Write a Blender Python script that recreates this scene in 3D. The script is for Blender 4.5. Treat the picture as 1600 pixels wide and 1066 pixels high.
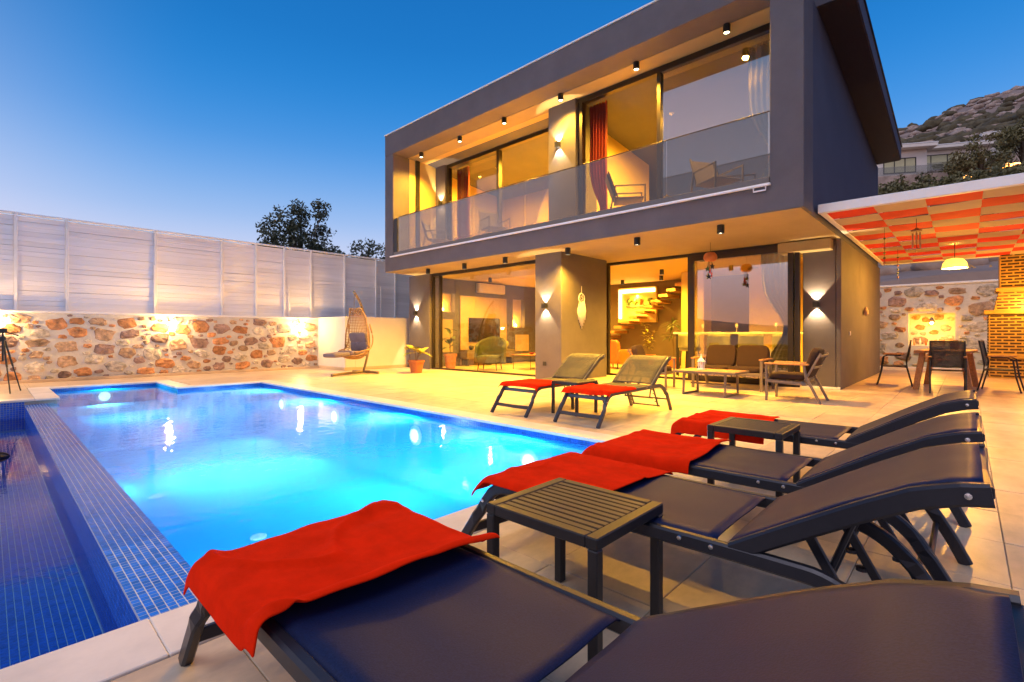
import bpy, math, random
import numpy as np
from mathutils import Vector, Matrix, noise

R = math.radians
for o in list(bpy.data.objects): bpy.data.objects.remove(o)
sc = bpy.context.scene
COL = sc.collection

# ------------------------------------------------------------------ camera
H = 1.1
TH = math.atan2(710, 763)                 # heading of the view, measured from +X
cam_d = bpy.data.cameras.new('camera'); cam = bpy.data.objects.new('camera', cam_d); COL.objects.link(cam)
cam.location = (0, 0, H); cam.rotation_euler = (R(90), 0, TH - R(90))
cam_d.sensor_width = 36; cam_d.lens = 36 * 763 / 1600; cam_d.shift_y = -10 / 1600
cam_d.clip_start = 0.05; cam_d.clip_end = 6000
sc.camera = cam

# ------------------------------------------------------------------ world, fill sun, exposure
SUN_AZ, SUN_EL = R(182), R(-1.0)          # the sun has just set beyond the sea, to the left of the frame
w = bpy.data.worlds.new('World'); sc.world = w; w.use_nodes = True
nt = w.node_tree; nt.nodes.clear()
sky = nt.nodes.new('ShaderNodeTexSky'); sky.sky_type = 'NISHITA'; sky.sun_disc = False
sky.sun_elevation = R(1.5); sky.sun_rotation = R(90) - SUN_AZ
sky.air_density = 1.0; sky.dust_density = 0.2; sky.ozone_density = 6; sky.altitude = 60
bg = nt.nodes.new('ShaderNodeBackground'); bg.inputs[1].default_value = 0.03
wo = nt.nodes.new('ShaderNodeOutputWorld')
nt.links.new(sky.outputs[0], bg.inputs[0])
# dusk colours: blue overhead, lavender to pink low down, warmest where the sun went under
tcw = nt.nodes.new('ShaderNodeTexCoord'); spw = nt.nodes.new('ShaderNodeSeparateXYZ'); nt.links.new(tcw.outputs['Generated'], spw.inputs[0])
def wramp(stops):
    r = nt.nodes.new('ShaderNodeValToRGB'); r.color_ramp.interpolation = 'B_SPLINE'
    e = r.color_ramp.elements
    while len(e) < len(stops): e.new(.5)
    for q, (p, c) in zip(e, stops): q.position = p; q.color = (*c, 1)
    nt.links.new(spw.outputs[2], r.inputs[0]); return r
r_set = wramp(((0, (.50, .24, .20)), (.08, (.66, .38, .34)), (.17, (.90, .76, .82)), (.30, (.62, .60, .72)), (.46, (.18, .30, .50)), (.75, (.012, .09, .27)), (1, (.01, .06, .2))))
r_far = wramp(((0, (.44, .38, .46)), (.11, (.66, .62, .74)), (.21, (.27, .43, .70)), (.34, (.030, .24, .62)), (.50, (.009, .15, .46)), (.75, (.005, .09, .32)), (1, (.01, .06, .2))))
vd = nt.nodes.new('ShaderNodeVectorMath'); vd.operation = 'DOT_PRODUCT'; nt.links.new(tcw.outputs['Generated'], vd.inputs[0]); vd.inputs[1].default_value = (math.cos(SUN_AZ), math.sin(SUN_AZ), 0)
mrw = nt.nodes.new('ShaderNodeMapRange'); mrw.inputs[1].default_value = -.27; mrw.inputs[2].default_value = .55; mrw.interpolation_type = 'SMOOTHSTEP'; nt.links.new(vd.outputs['Value'], mrw.inputs[0])
mxw = nt.nodes.new('ShaderNodeMix'); mxw.data_type = 'RGBA'; nt.links.new(mrw.outputs[0], mxw.inputs[0]); nt.links.new(r_far.outputs[0], mxw.inputs[6]); nt.links.new(r_set.outputs[0], mxw.inputs[7])
bg2 = nt.nodes.new('ShaderNodeBackground'); bg2.inputs[1].default_value = .60; nt.links.new(mxw.outputs[2], bg2.inputs[0])
adw = nt.nodes.new('ShaderNodeAddShader'); nt.links.new(bg.outputs[0], adw.inputs[0]); nt.links.new(bg2.outputs[0], adw.inputs[1]); nt.links.new(adw.outputs[0], wo.inputs[0])
fill_d = bpy.data.lights.new('sun', 'SUN'); fill_d.energy = .68; fill_d.angle = R(38); fill_d.color = (1, .88, .86)  # soft fill added high up to brighten the foreground, not the set sun
sun = bpy.data.objects.new('sun', fill_d); COL.objects.link(sun); sun.location = (-20, 6, 12)
sd = Vector((math.cos(SUN_AZ) * math.cos(R(58)), math.sin(SUN_AZ) * math.cos(R(58)), math.sin(R(58))))
sun.rotation_euler = sd.to_track_quat('Z', 'Y').to_euler()
vs = sc.view_settings
vs.view_transform = 'Standard'; vs.look = 'None'; vs.gamma = 1; vs.use_curve_mapping = False; vs.exposure = 1.0
cy = sc.cycles
cy.use_denoising = True; cy.max_bounces = 8; cy.transparent_max_bounces = 24; cy.diffuse_bounces = 4; cy.glossy_bounces = 4
cy.sample_clamp_indirect = 4; cy.caustics_reflective = False; cy.caustics_refractive = False

# ------------------------------------------------------------------ helpers
def thing(name, label, cat, loc=(0, 0, 0), rz=0, group=None):
    o = bpy.data.objects.new(name, None); COL.objects.link(o)
    o.location = loc; o.rotation_euler = (0, 0, rz); o.empty_display_size = .1
    return tag(o, label, cat, group)
def tag(o, label, cat, group=None):
    o['label'] = label; o['category'] = cat
    if group: o['group'] = group
    return o
def copy_tree(o, parent=None):
    c = o.copy(); COL.objects.link(c); c.parent = parent
    for ch in o.children: copy_tree(ch, c)
    return c
def hz_noise(p, s): return noise.noise(Vector(p) * s)

class MB:
    def __init__(s): s.v = []; s.f = []
    def add(s, v, f):
        n = len(s.v); s.v += [tuple(p) for p in v]; s.f += [tuple(i + n for i in q) for q in f]; return s
    def box(s, x0, x1, y0, y1, z0, z1):
        v = [(x, y, z) for z in (z0, z1) for y in (y0, y1) for x in (x0, x1)]
        return s.add(v, [(0, 2, 3, 1), (4, 5, 7, 6), (0, 1, 5, 4), (2, 6, 7, 3), (0, 4, 6, 2), (1, 3, 7, 5)])
    def cbox(s, x0, x1, y0, y1, z0, z1, b=.01):
        """box with chamfered edges"""
        c = [(x0 + x1) / 2, (y0 + y1) / 2, (z0 + z1) / 2]; h = [abs(x1 - x0) / 2, abs(y1 - y0) / 2, abs(z1 - z0) / 2]
        b = min(b, min(h) * .6); idx = {}; v = []; f = []
        for sx in (-1, 1):
            for sy in (-1, 1):
                for sz in (-1, 1):
                    for a in range(3):
                        p = [sx * (h[0] - b), sy * (h[1] - b), sz * (h[2] - b)]
                        p[a] = (sx, sy, sz)[a] * h[a]
                        idx[(sx, sy, sz, a)] = len(v); v.append((c[0] + p[0], c[1] + p[1], c[2] + p[2]))
        def orient(q, out):
            a, bb, cc = (Vector(v[q[0]]), Vector(v[q[1]]), Vector(v[q[2]]))
            n = (bb - a).cross(cc - a)
            return q if n.dot(Vector(out)) > 0 else q[::-1]
        for a in range(3):
            o1, o2 = [k for k in range(3) if k != a]
            for sg in (-1, 1):
                q = []
                for (p1, p2) in ((-1, -1), (1, -1), (1, 1), (-1, 1)):
                    k = [0, 0, 0]; k[a] = sg; k[o1] = p1; k[o2] = p2; q.append(idx[(*k, a)])
                out = [0, 0, 0]; out[a] = sg; f.append(orient(tuple(q), out))
            for p1 in (-1, 1):                       # edges parallel to axis a
                for p2 in (-1, 1):
                    q = []
                    for (sg, ax) in ((-1, o1), (1, o1), (1, o2), (-1, o2)):
                        k = [0, 0, 0]; k[a] = sg; k[o1] = p1; k[o2] = p2; q.append(idx[(*k, ax)])
                    out = [0, 0, 0]; out[o1] = p1; out[o2] = p2; f.append(orient(tuple(q), out))
        for sx in (-1, 1):
            for sy in (-1, 1):
                for sz in (-1, 1):
                    f.append(orient(tuple(idx[(sx, sy, sz, a)] for a in range(3)), (sx, sy, sz)))
        return s.add(v, f)
    def sweep(s, pts, prof, up=(0, 0, 1), cap=True, scale=None):
        """sweep a closed 2-D profile [(a, b)] along a polyline; a is sideways, b is 'up'"""
        pts = [Vector(p) for p in pts]; n = len(pts); m = len(prof); v = []; f = []
        for i, p in enumerate(pts):
            t = (pts[min(i + 1, n - 1)] - pts[max(i - 1, 0)]).normalized()
            u = Vector(up)
            if abs(t.dot(u)) > .985: u = Vector((1, 0, 0)) if abs(t.x) < .9 else Vector((0, 1, 0))
            sd_ = t.cross(u).normalized(); u2 = sd_.cross(t).normalized()
            k = 1 if scale is None else scale[i]
            v += [tuple(p + sd_ * a * k + u2 * b * k) for a, b in prof]
        for i in range(n - 1):
            for j in range(m):
                j2 = (j + 1) % m
                f.append((i * m + j, i * m + j2, (i + 1) * m + j2, (i + 1) * m + j))
        if cap:
            f.append(tuple(range(m))[::-1]); f.append(tuple((n - 1) * m + j for j in range(m)))
        return s.add(v, f)
    def tube(s, pts, r, n=8, scale=None, up=(0, 0, 1)):
        return s.sweep(pts, [(r * math.cos(2 * math.pi * k / n), r * math.sin(2 * math.pi * k / n)) for k in range(n)], up, True, scale)
    def bar(s, pts, wd, ht, up=(0, 0, 1), b=.004):
        a, c = wd / 2, ht / 2; b = min(b, a * .5, c * .5)
        return s.sweep(pts, [(-a + b, -c), (a - b, -c), (a, -c + b), (a, c - b), (a - b, c), (-a + b, c), (-a, c - b), (-a, -c + b)], up)
    def lathe(s, prof, c=(0, 0, 0), n=20, cap=True):
        v = []; f = []; m = len(prof)
        for k in range(n):
            a = 2 * math.pi * k / n
            v += [(c[0] + r * math.cos(a), c[1] + r * math.sin(a), c[2] + z) for r, z in prof]
        for k in range(n):
            k2 = (k + 1) % n
            for i in range(m - 1): f.append((k * m + i, k2 * m + i, k2 * m + i + 1, k * m + i + 1))
        if cap:
            f.append(tuple(k * m for k in range(n))[::-1]); f.append(tuple(k * m + m - 1 for k in range(n)))
        return s.add(v, f)
    def grid(s, fn, nu, nv):
        v = [fn(i / nu, j / nv) for j in range(nv + 1) for i in range(nu + 1)]
        f = [(j * (nu + 1) + i, j * (nu + 1) + i + 1, (j + 1) * (nu + 1) + i + 1, (j + 1) * (nu + 1) + i) for j in range(nv) for i in range(nu)]
        return s.add(v, f)
    def mesh(s, name):
        me = bpy.data.meshes.new(name); me.from_pydata(s.v, [], s.f); me.update(); return me
    def put(s, name, m, parent=None, smooth=False, world=False):
        return put_mesh(name, s.mesh(name), m, parent, smooth, world)

def put_mesh(name, me, m, parent=None, smooth=False, world=False):
    if m is not None and not me.materials: me.materials.append(m)
    if smooth: me.polygons.foreach_set('use_smooth', [True] * len(me.polygons))
    o = bpy.data.objects.new(name, me); COL.objects.link(o)
    if parent is not None:
        o.parent = parent
        if world:
            t = Vector(); q = parent
            while q is not None: t += q.location; q = q.parent
            o.location = -t
    return o
def np_mesh(name, v, f):
    me = bpy.data.meshes.new(name); v = np.asarray(v, dtype=np.float32); f = np.asarray(f, dtype=np.int32)
    k = f.shape[1]
    me.vertices.add(len(v)); me.vertices.foreach_set('co', v.ravel())
    me.loops.add(f.size); me.loops.foreach_set('vertex_index', f.ravel())
    me.polygons.add(len(f)); me.polygons.foreach_set('loop_start', np.arange(0, f.size, k, dtype=np.int32))
    me.update(calc_edges=True); me.validate(); return me
def struct(o): o['kind'] = 'structure'; return o
def stuff(o): o['kind'] = 'stuff'; return o
def mod(o, kind, **kw):
    m_ = o.modifiers.new(kind.lower(), kind)
    for k, x in kw.items(): setattr(m_, k, x)
    return m_
def cbx(name, m, parent, x0, x1, y0, y1, z0, z1, b=.006, world=True):
    return MB().cbox(x0, x1, y0, y1, z0, z1, b).put(name, m, parent, world=world)
def lerp(a, b, t): return a + (b - a) * t
def spline(pts, n=6):
    """Catmull-Rom through points"""
    P = [Vector(p) for p in pts]; P = [P[0] * 2 - P[1]] + P + [P[-1] * 2 - P[-2]]; out = []
    for i in range(1, len(P) - 2):
        for k in range(n):
            t = k / n; a, b, c, d = P[i - 1:i + 3]
            out.append(.5 * ((2 * b) + (c - a) * t + (2 * a - 5 * b + 4 * c - d) * t * t + (-a + 3 * b - 3 * c + d) * t ** 3))
    out.append(P[-2]); return out

# light helpers: each lamp carries its own light as a child
def light(kind, energy, color, loc, parent=None, aim=None, **kw):
    d = bpy.data.lights.new('lamp_light', kind); d.energy = energy; d.color = color
    for k, x in kw.items(): setattr(d, k, x)
    o = bpy.data.objects.new('lamp_light', d); COL.objects.link(o); o.location = loc
    if aim is not None: o.rotation_euler = (-Vector(aim)).to_track_quat('Z', 'Y').to_euler()
    if parent is not None: o.parent = parent
    return o
WARM = (1.0, .50, .035); AMBER = (1.0, .45, .045); GLOW = (1.0, .70, .34)

# ------------------------------------------------------------------ materials
def mat(name, col, rough=.6, metal=0., var=.12, scale=6., bump=0., bscale=40., spec=.5, rand=0., col2=None, detail=4, coat=0., grain=None, stretch=None):
    m = bpy.data.materials.new(name); m.use_nodes = True; t = m.node_tree; b = t.nodes['Principled BSDF']
    b.inputs['Roughness'].default_value = rough; b.inputs['Metallic'].default_value = metal
    b.inputs['Specular IOR Level'].default_value = spec
    if coat: b.inputs['Coat Weight'].default_value = coat; b.inputs['Coat Roughness'].default_value = .12
    tc = t.nodes.new('ShaderNodeTexCoord'); co = tc.outputs['Object']
    if rand or stretch:
        mp = t.nodes.new('ShaderNodeMapping'); t.links.new(co, mp.inputs[0])
        if stretch: mp.inputs['Scale'].default_value = stretch
        if rand:
            oi = t.nodes.new('ShaderNodeObjectInfo'); ml = t.nodes.new('ShaderNodeMath'); ml.operation = 'MULTIPLY'; ml.inputs[1].default_value = 37.
            t.links.new(oi.outputs['Random'], ml.inputs[0]); t.links.new(ml.outputs[0], mp.inputs['Location'])
        co = mp.outputs[0]
    nz = t.nodes.new('ShaderNodeTexNoise'); nz.inputs['Scale'].default_value = scale; nz.inputs['Detail'].default_value = detail
    nz.inputs['Roughness'].default_value = .65
    t.links.new(co, nz.inputs['Vector'])
    cr = t.nodes.new('ShaderNodeValToRGB')
    c1 = [max(0, c * (1 - var)) for c in col]; c2 = [min(1, c * (1 + var)) for c in col] if col2 is None else col2
    cr.color_ramp.elements[0].color = (*c1, 1); cr.color_ramp.elements[1].color = (*c2, 1)
    cr.color_ramp.elements[0].position = .32; cr.color_ramp.elements[1].position = .68
    t.links.new(nz.outputs['Fac'], cr.inputs[0]); out = cr.outputs[0]
    if rand:
        hs = t.nodes.new('ShaderNodeHueSaturation'); t.links.new(out, hs.inputs['Color'])
        mr = t.nodes.new('ShaderNodeMapRange'); mr.inputs[3].default_value = 1 - rand; mr.inputs[4].default_value = 1 + rand
        t.links.new(oi.outputs['Random'], mr.inputs[0]); t.links.new(mr.outputs[0], hs.inputs['Value'])
        out = hs.outputs[0]
    t.links.new(out, b.inputs['Base Color'])
    if bump:
        n2 = t.nodes.new('ShaderNodeTexNoise'); n2.inputs['Scale'].default_value = bscale; n2.inputs['Detail'].default_value = 5
        t.links.new(co, n2.inputs['Vector'])
        bp = t.nodes.new('ShaderNodeBump'); bp.inputs['Strength'].default_value = bump; bp.inputs['Distance'].default_value = .02
        t.links.new(n2.outputs['Fac'], bp.inputs['Height']); t.links.new(bp.outputs[0], b.inputs['Normal'])
    return m
def emit(name, col, strength):
    m = bpy.data.materials.new(name); m.use_nodes = True; t = m.node_tree; b = t.nodes['Principled BSDF']
    b.inputs['Base Color'].default_value = (.8, .8, .8, 1)
    b.inputs['Emission Color'].default_value = (*col, 1); b.inputs['Emission Strength'].default_value = strength
    return m
def glass(name, tint, base, k=1., rough=0.):
    """sheet glass: clear or tinted, with a partly mirroring coat"""
    m = bpy.data.materials.new(name); m.use_nodes = True; t = m.node_tree; t.nodes.clear()
    tr = t.nodes.new('ShaderNodeBsdfTransparent'); tr.inputs[0].default_value = (*tint, 1)
    gl = t.nodes.new('ShaderNodeBsdfGlossy'); gl.inputs['Roughness'].default_value = rough; gl.inputs[0].default_value = (.95, .95, .95, 1)
    fr = t.nodes.new('ShaderNodeFresnel'); fr.inputs[0].default_value = 1.5
    ma = t.nodes.new('ShaderNodeMath'); ma.operation = 'MULTIPLY_ADD'; ma.inputs[1].default_value = k; ma.inputs[2].default_value = base; ma.use_clamp = True
    t.links.new(fr.outputs[0], ma.inputs[0])
    mx = t.nodes.new('ShaderNodeMixShader'); t.links.new(ma.outputs[0], mx.inputs[0]); t.links.new(tr.outputs[0], mx.inputs[1]); t.links.new(gl.outputs[0], mx.inputs[2])
    ou = t.nodes.new('ShaderNodeOutputMaterial'); t.links.new(mx.outputs[0], ou.inputs[0]); return m
def water_mat(name, tint, scale, strength, distance=.02, milk=0., milk_col=(.006, .40, .78)):
    m = bpy.data.materials.new(name); m.use_nodes = True; t = m.node_tree; t.nodes.clear()
    tc = t.nodes.new('ShaderNodeTexCoord')
    n1 = t.nodes.new('ShaderNodeTexNoise'); n1.inputs['Scale'].default_value = scale; n1.inputs['Detail'].default_value = 3; n1.inputs['Distortion'].default_value = .6
    n2 = t.nodes.new('ShaderNodeTexNoise'); n2.inputs['Scale'].default_value = .7; n2.inputs['Detail'].default_value = 1
    t.links.new(tc.outputs['Object'], n1.inputs['Vector']); t.links.new(tc.outputs['Object'], n2.inputs['Vector'])
    mu = t.nodes.new('ShaderNodeMath'); mu.operation = 'MULTIPLY'; t.links.new(n1.outputs['Fac'], mu.inputs[0]); t.links.new(n2.outputs['Fac'], mu.inputs[1])
    bp = t.nodes.new('ShaderNodeBump'); bp.inputs['Strength'].default_value = strength; bp.inputs['Distance'].default_value = distance
    t.links.new(mu.outputs[0], bp.inputs['Height'])
    fr = t.nodes.new('ShaderNodeFresnel'); fr.inputs[0].default_value = 1.33; t.links.new(bp.outputs[0], fr.inputs['Normal'])
    tr = t.nodes.new('ShaderNodeBsdfTransparent'); tr.inputs[0].default_value = (*tint, 1)
    gl = t.nodes.new('ShaderNodeBsdfGlossy'); gl.inputs['Roughness'].default_value = .015; t.links.new(bp.outputs[0], gl.inputs['Normal'])
    body = tr
    if milk:
        tl = t.nodes.new('ShaderNodeBsdfTranslucent'); tl.inputs[0].default_value = (*milk_col, 1)
        body = t.nodes.new('ShaderNodeMixShader'); body.inputs[0].default_value = milk; t.links.new(tr.outputs[0], body.inputs[1]); t.links.new(tl.outputs[0], body.inputs[2])
    mx = t.nodes.new('ShaderNodeMixShader'); t.links.new(fr.outputs[0], mx.inputs[0]); t.links.new(body.outputs[0], mx.inputs[1]); t.links.new(gl.outputs[0], mx.inputs[2])
    ou = t.nodes.new('ShaderNodeOutputMaterial'); t.links.new(mx.outputs[0], ou.inputs[0]); return m
def mosaic_mat(name, col, joint, pitch, rough=.25):
    m = mat(name, col, rough, var=.2, scale=9, spec=.12)
    t = m.node_tree; b = t.nodes['Principled BSDF']; src = b.inputs['Base Color'].links[0].from_socket
    tc = t.nodes.new('ShaderNodeTexCoord'); ge = t.nodes.new('ShaderNodeNewGeometry')
    sp = t.nodes.new('ShaderNodeSeparateXYZ'); t.links.new(tc.outputs['Object'], sp.inputs[0])
    sn = t.nodes.new('ShaderNodeSeparateXYZ'); t.links.new(ge.outputs['Normal'], sn.inputs[0])
    val = None
    for ax in range(3):
        md = t.nodes.new('ShaderNodeMath'); md.operation = 'PINGPONG'; md.inputs[1].default_value = pitch / 2; t.links.new(sp.outputs[ax], md.inputs[0])
        ls = t.nodes.new('ShaderNodeMath'); ls.operation = 'LESS_THAN'; ls.inputs[1].default_value = pitch * .05; t.links.new(md.outputs[0], ls.inputs[0])
        ab = t.nodes.new('ShaderNodeMath'); ab.operation = 'ABSOLUTE'; t.links.new(sn.outputs[ax], ab.inputs[0])
        l2 = t.nodes.new('ShaderNodeMath'); l2.operation = 'LESS_THAN'; l2.inputs[1].default_value = .5; t.links.new(ab.outputs[0], l2.inputs[0])
        mu = t.nodes.new('ShaderNodeMath'); mu.operation = 'MULTIPLY'; t.links.new(ls.outputs[0], mu.inputs[0]); t.links.new(l2.outputs[0], mu.inputs[1])
        if val is None: val = mu
        else:
            mx = t.nodes.new('ShaderNodeMath'); mx.operation = 'MAXIMUM'; t.links.new(val.outputs[0], mx.inputs[0]); t.links.new(mu.outputs[0], mx.inputs[1]); val = mx
    mc = t.nodes.new('ShaderNodeMix'); mc.data_type = 'RGBA'; t.links.new(val.outputs[0], mc.inputs[0]); t.links.new(src, mc.inputs[6]); mc.inputs[7].default_value = (*joint, 1)
    t.links.new(mc.outputs[2], b.inputs['Base Color']); return m
def weave_mat(name, col, alpha=.9):
    m = mat(name, col, .50, var=.30, scale=220, bump=.06, bscale=220, spec=.22, detail=2)
    t = m.node_tree; b = t.nodes['Principled BSDF']; b.inputs['Sheen Weight'].default_value = .0
    b.inputs['Alpha'].default_value = alpha; return m

M = {}
M['travertine'] = mat('travertine', (.60, .455, .31), .36, var=.24, scale=2.6, bump=.07, bscale=16, rand=.09, detail=10, spec=.4, stretch=(1, 1.8, 1))
M['coping'] = mat('coping', (.74, .67, .61), .38, var=.12, scale=3, bump=.06, bscale=20, rand=.06, detail=8)
M['mortar_bed'] = mat('mortar_bed', (.50, .42, .34), .8, var=.2, scale=8)
M['ground'] = mat('ground', (.10, .085, .06), .95, var=.3, scale=.4, bump=.3, bscale=2)
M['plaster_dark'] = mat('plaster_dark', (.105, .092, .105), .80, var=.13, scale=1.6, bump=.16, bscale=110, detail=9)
M['plaster_shaded'] = mat('plaster_shaded', (.060, .060, .095), .75, var=.08, scale=1.2, bump=.08, bscale=120)  # darker, bluer house plaster: the side wall's shade is in the colour
M['plaster_white'] = mat('plaster_white', (.74, .70, .64), .8, var=.04, scale=1.5, bump=.06, bscale=90)
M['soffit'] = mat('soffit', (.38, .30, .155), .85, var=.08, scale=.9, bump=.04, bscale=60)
M['wall_ochre'] = mat('wall_ochre', (.62, .46, .18), .85, var=.05, scale=1.2, bump=.05, bscale=60)
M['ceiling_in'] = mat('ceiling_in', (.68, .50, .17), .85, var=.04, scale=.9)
M['wall_taupe'] = mat('wall_taupe', (.13, .10, .075), .8, var=.06, scale=2)
M['wall_char'] = mat('wall_char', (.085, .075, .085), .7, var=.06, scale=2)
M['roof_brown'] = mat('roof_brown', (.022, .013, .010), .6, var=.15, scale=4, stretch=(1, 8, 8))
M['metal_dark'] = mat('metal_dark', (.022, .02, .022), .38, metal=.4, var=.1, scale=20)
M['frame_brown'] = mat('frame_brown', (.03, .022, .018), .4, metal=.3, var=.1, scale=15)
M['lounger_frame'] = mat('lounger_frame', (.032, .033, .045), .36, metal=.5, var=.06, scale=30, bump=.03, bscale=300)
M['textilene'] = weave_mat('textilene', (.008, .015, .060), .965)
M['textilene_far'] = weave_mat('textilene_far', (.075, .066, .052), .74)
M['lounger_frame_far'] = mat('lounger_frame_far', (.075, .072, .08), .42, metal=.4, var=.06, scale=30)
M['seam'] = mat('seam', (.11, .085, .075), .7, var=.1, scale=20)
M['bolt'] = mat('bolt', (.7, .7, .72), .25, metal=1, var=.05)
M['towel'] = mat('towel', (.82, .022, .002), .95, var=.12, scale=7, bump=.28, bscale=320, spec=.05)
M['towel'].node_tree.nodes['Principled BSDF'].inputs['Sheen Weight'].default_value = .0
M['table_metal'] = mat('table_metal', (.030, .027, .029), .42, metal=.3, var=.08, scale=25, bump=.02, bscale=200)
M['white_paint'] = mat('white_paint', (.84, .82, .83), .6, var=.04, scale=5, bump=.05, bscale=30, rand=.05)
M['fence_white'] = mat('fence_white', (.86, .83, .86), .95, var=.05, scale=2.5, bump=.10, bscale=9, rand=.05, stretch=(.3, 1, 4), spec=.1)
M['mortar'] = mat('mortar', (.66, .62, .56), .9, var=.10, scale=5, bump=.5, bscale=14)
M['stone_a'] = mat('stone_a', (0.46, 0.31, 0.20), .9, var=.55, scale=9, bump=.7, bscale=13, rand=.35, detail=7)
M['stone_b'] = mat('stone_b', (0.50, 0.24, 0.11), .9, var=.55, scale=9, bump=.7, bscale=13, rand=.35, detail=7)
M['stone_c'] = mat('stone_c', (0.52, 0.46, 0.38), .9, var=.55, scale=9, bump=.7, bscale=12, rand=.3, detail=7)
M['stone_d'] = mat('stone_d', (0.30, 0.20, 0.17), .9, var=.55, scale=9, bump=.7, bscale=12, rand=.3, detail=7)
M['brick'] = mat('brick', (.045, .022, .012), .7, var=.3, scale=14, bump=.3, bscale=40, rand=.3)
M['brick_joint'] = mat('brick_joint', (.42, .26, .06), .8, var=.12, scale=10, bump=.2, bscale=50)
M['wood'] = mat('wood', (.42, .20, .075), .5, var=.3, scale=5, stretch=(1, 9, 9), bump=.08, bscale=30)
M['wood_light'] = mat('wood_light', (.52, .30, .13), .45, var=.22, scale=4, stretch=(9, 1, 9))
M['frame_taupe'] = mat('frame_taupe', (.17, .14, .125), .45, metal=.25, var=.06, scale=20)
M['cushion_brown'] = mat('cushion_brown', (.026, .009, .007), .9, var=.12, scale=12, bump=.2, bscale=180)
M['cushion_grey'] = mat('cushion_grey', (.17, .14, .17), .9, var=.12, scale=12, bump=.2, bscale=160)
M['rattan'] = mat('rattan', (.42, .24, .10), .55, var=.25, scale=30)
M['stand'] = mat('stand', (.20, .15, .10), .4, metal=.5, var=.1, scale=20)
M['terracotta'] = mat('terracotta', (.50, .17, .05), .75, var=.12, scale=8, bump=.1, bscale=60)
M['soil'] = mat('soil', (.03, .02, .014), .95, var=.3, scale=30, bump=.6, bscale=60)
M['leaf_yellow'] = mat('leaf_yellow', (.30, .30, .03), .5, var=.2, scale=10, rand=.2)
M['leaf'] = mat('leaf', (.055, .10, .022), .5, var=.25, scale=10, rand=.3)
M['leaf_dark'] = mat('leaf_dark', (.075, .08, .038), .6, var=.35, scale=3)
M['leaf_olive'] = mat('leaf_olive', (.17, .15, .06), .6, var=.3, scale=3)
M['bark'] = mat('bark', (.10, .07, .045), .9, var=.3, scale=12, bump=.5, bscale=30)
M['fabric_red'] = mat('fabric_red', (.74, .030, .005), .9, var=.08, scale=4, rand=.12, bump=.1, bscale=60)
M['fabric_white'] = mat('fabric_white', (.54, .41, .27), .9, var=.06, scale=4, rand=.06, bump=.1, bscale=60)
M['turf'] = mat('turf', (.03, .13, .02), .9, var=.35, scale=40, bump=.8, bscale=120)
M['orange_leather'] = mat('orange_leather', (.60, .15, .03), .5, var=.08, scale=8)
M['green_velvet'] = mat('green_velvet', (.055, .065, .035), .8, var=.15, scale=6)
M['stool_green'] = mat('stool_green', (.30, .30, .14), .75, var=.06, scale=8)
M['curtain_red'] = mat('curtain_red', (.20, .018, .007), .85, var=.12, scale=3)
M['curtain_pale'] = mat('curtain_pale', (.62, .58, .36), .85, var=.06, scale=3)
M['screen'] = mat('screen', (.008, .008, .010), .12, var=.1, scale=3)
M['panel_stone'] = mat('panel_stone', (.44, .32, .19), .5, var=.14, scale=1.6, detail=8)
M['ac_white'] = mat('ac_white', (.72, .68, .60), .45, var=.03)
M['rug'] = mat('rug', (.03, .035, .06), .9, var=.3, scale=10)
M['black'] = mat('black', (.012, .012, .014), .45, var=.1)
M['white_gloss'] = mat('white_gloss', (.80, .78, .74), .3, var=.03)
M['hill'] = mat('hill', (.22, .15, .12), .95, var=.45, scale=.12, bump=.8, bscale=.6, col2=(.38, .28, .24), detail=8)
M['rock'] = mat('rock', (.38, .29, .25), .95, var=.35, scale=.8, bump=.6, bscale=4)
M['shrub'] = mat('shrub', (.10, .08, .045), .9, var=.5, scale=.35)
M['far_hill'] = mat('far_hill', (.10, .10, .11), .95, var=.25, scale=.004)
M['house_pale'] = mat('house_pale', (.80, .72, .66), .8, var=.08, scale=.6)
M['tile'] = mat('tile', (.020, .16, .72), .16, var=.22, scale=8, rand=.22)
M['tile_stuff'] = mat('tile_stuff', (.017, .125, .62), .16, var=.28, scale=22)
M['grout'] = mat('grout', (.50, .54, .62), .7, var=.08, scale=14)
M['pool_tile'] = mosaic_mat('pool_tile', (.003, .33, .66), (.09, .46, .80), .05, .9)
M['basin_tile'] = mosaic_mat('basin_tile', (.018, .075, .40), (.20, .34, .58), .05)
M['water'] = water_mat('water', (.60, .90, 1.0), 6.5, .30, milk=.56)
M['basin_water'] = water_mat('basin_water', (.55, .80, 1.0), 7, .16)
M['glass_clear'] = glass('glass_clear', (.95, .95, .92), .0, .16)
M['glass_mirror'] = glass('glass_mirror', (.86, .84, .82), .26, .6)
M['glass_grey'] = glass('glass_grey', (.66, .66, .66), .02, .75)
M['lens'] = emit('lens', (1, .80, .45), 14)
M['bulb'] = emit('bulb', (1, .72, .32), 40)
M['led'] = emit('led', (1, .70, .22), 9)
M['pool_lens'] = emit('pool_lens', (.75, .93, 1.0), 3)
M['orange_lamp'] = emit('orange_lamp', (1, .35, .04), 5)
M['flame_glow'] = emit('flame_glow', (1, .55, .12), 10)

# ================================================================== SETTING
rng = random.Random(7)
PX0, PX1, PY0, PY1 = .71, 4.35, 2.30, 12.05      # pool
AX0, AX1, AY1 = .85, 2.70, 13.85                 # its shallow alcove
WZ = -.085                                       # water level
BX0, BX1, BY0, BY1 = -3.2, .43, 2.30, 11.6       # catch basin of the overflow edge
g = MB().grid(lambda u, v: (lerp(-2500, 2500, u), lerp(-2500, 2500, v), -3.2), 8, 8).put('ground', M['ground']); struct(g)

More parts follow.
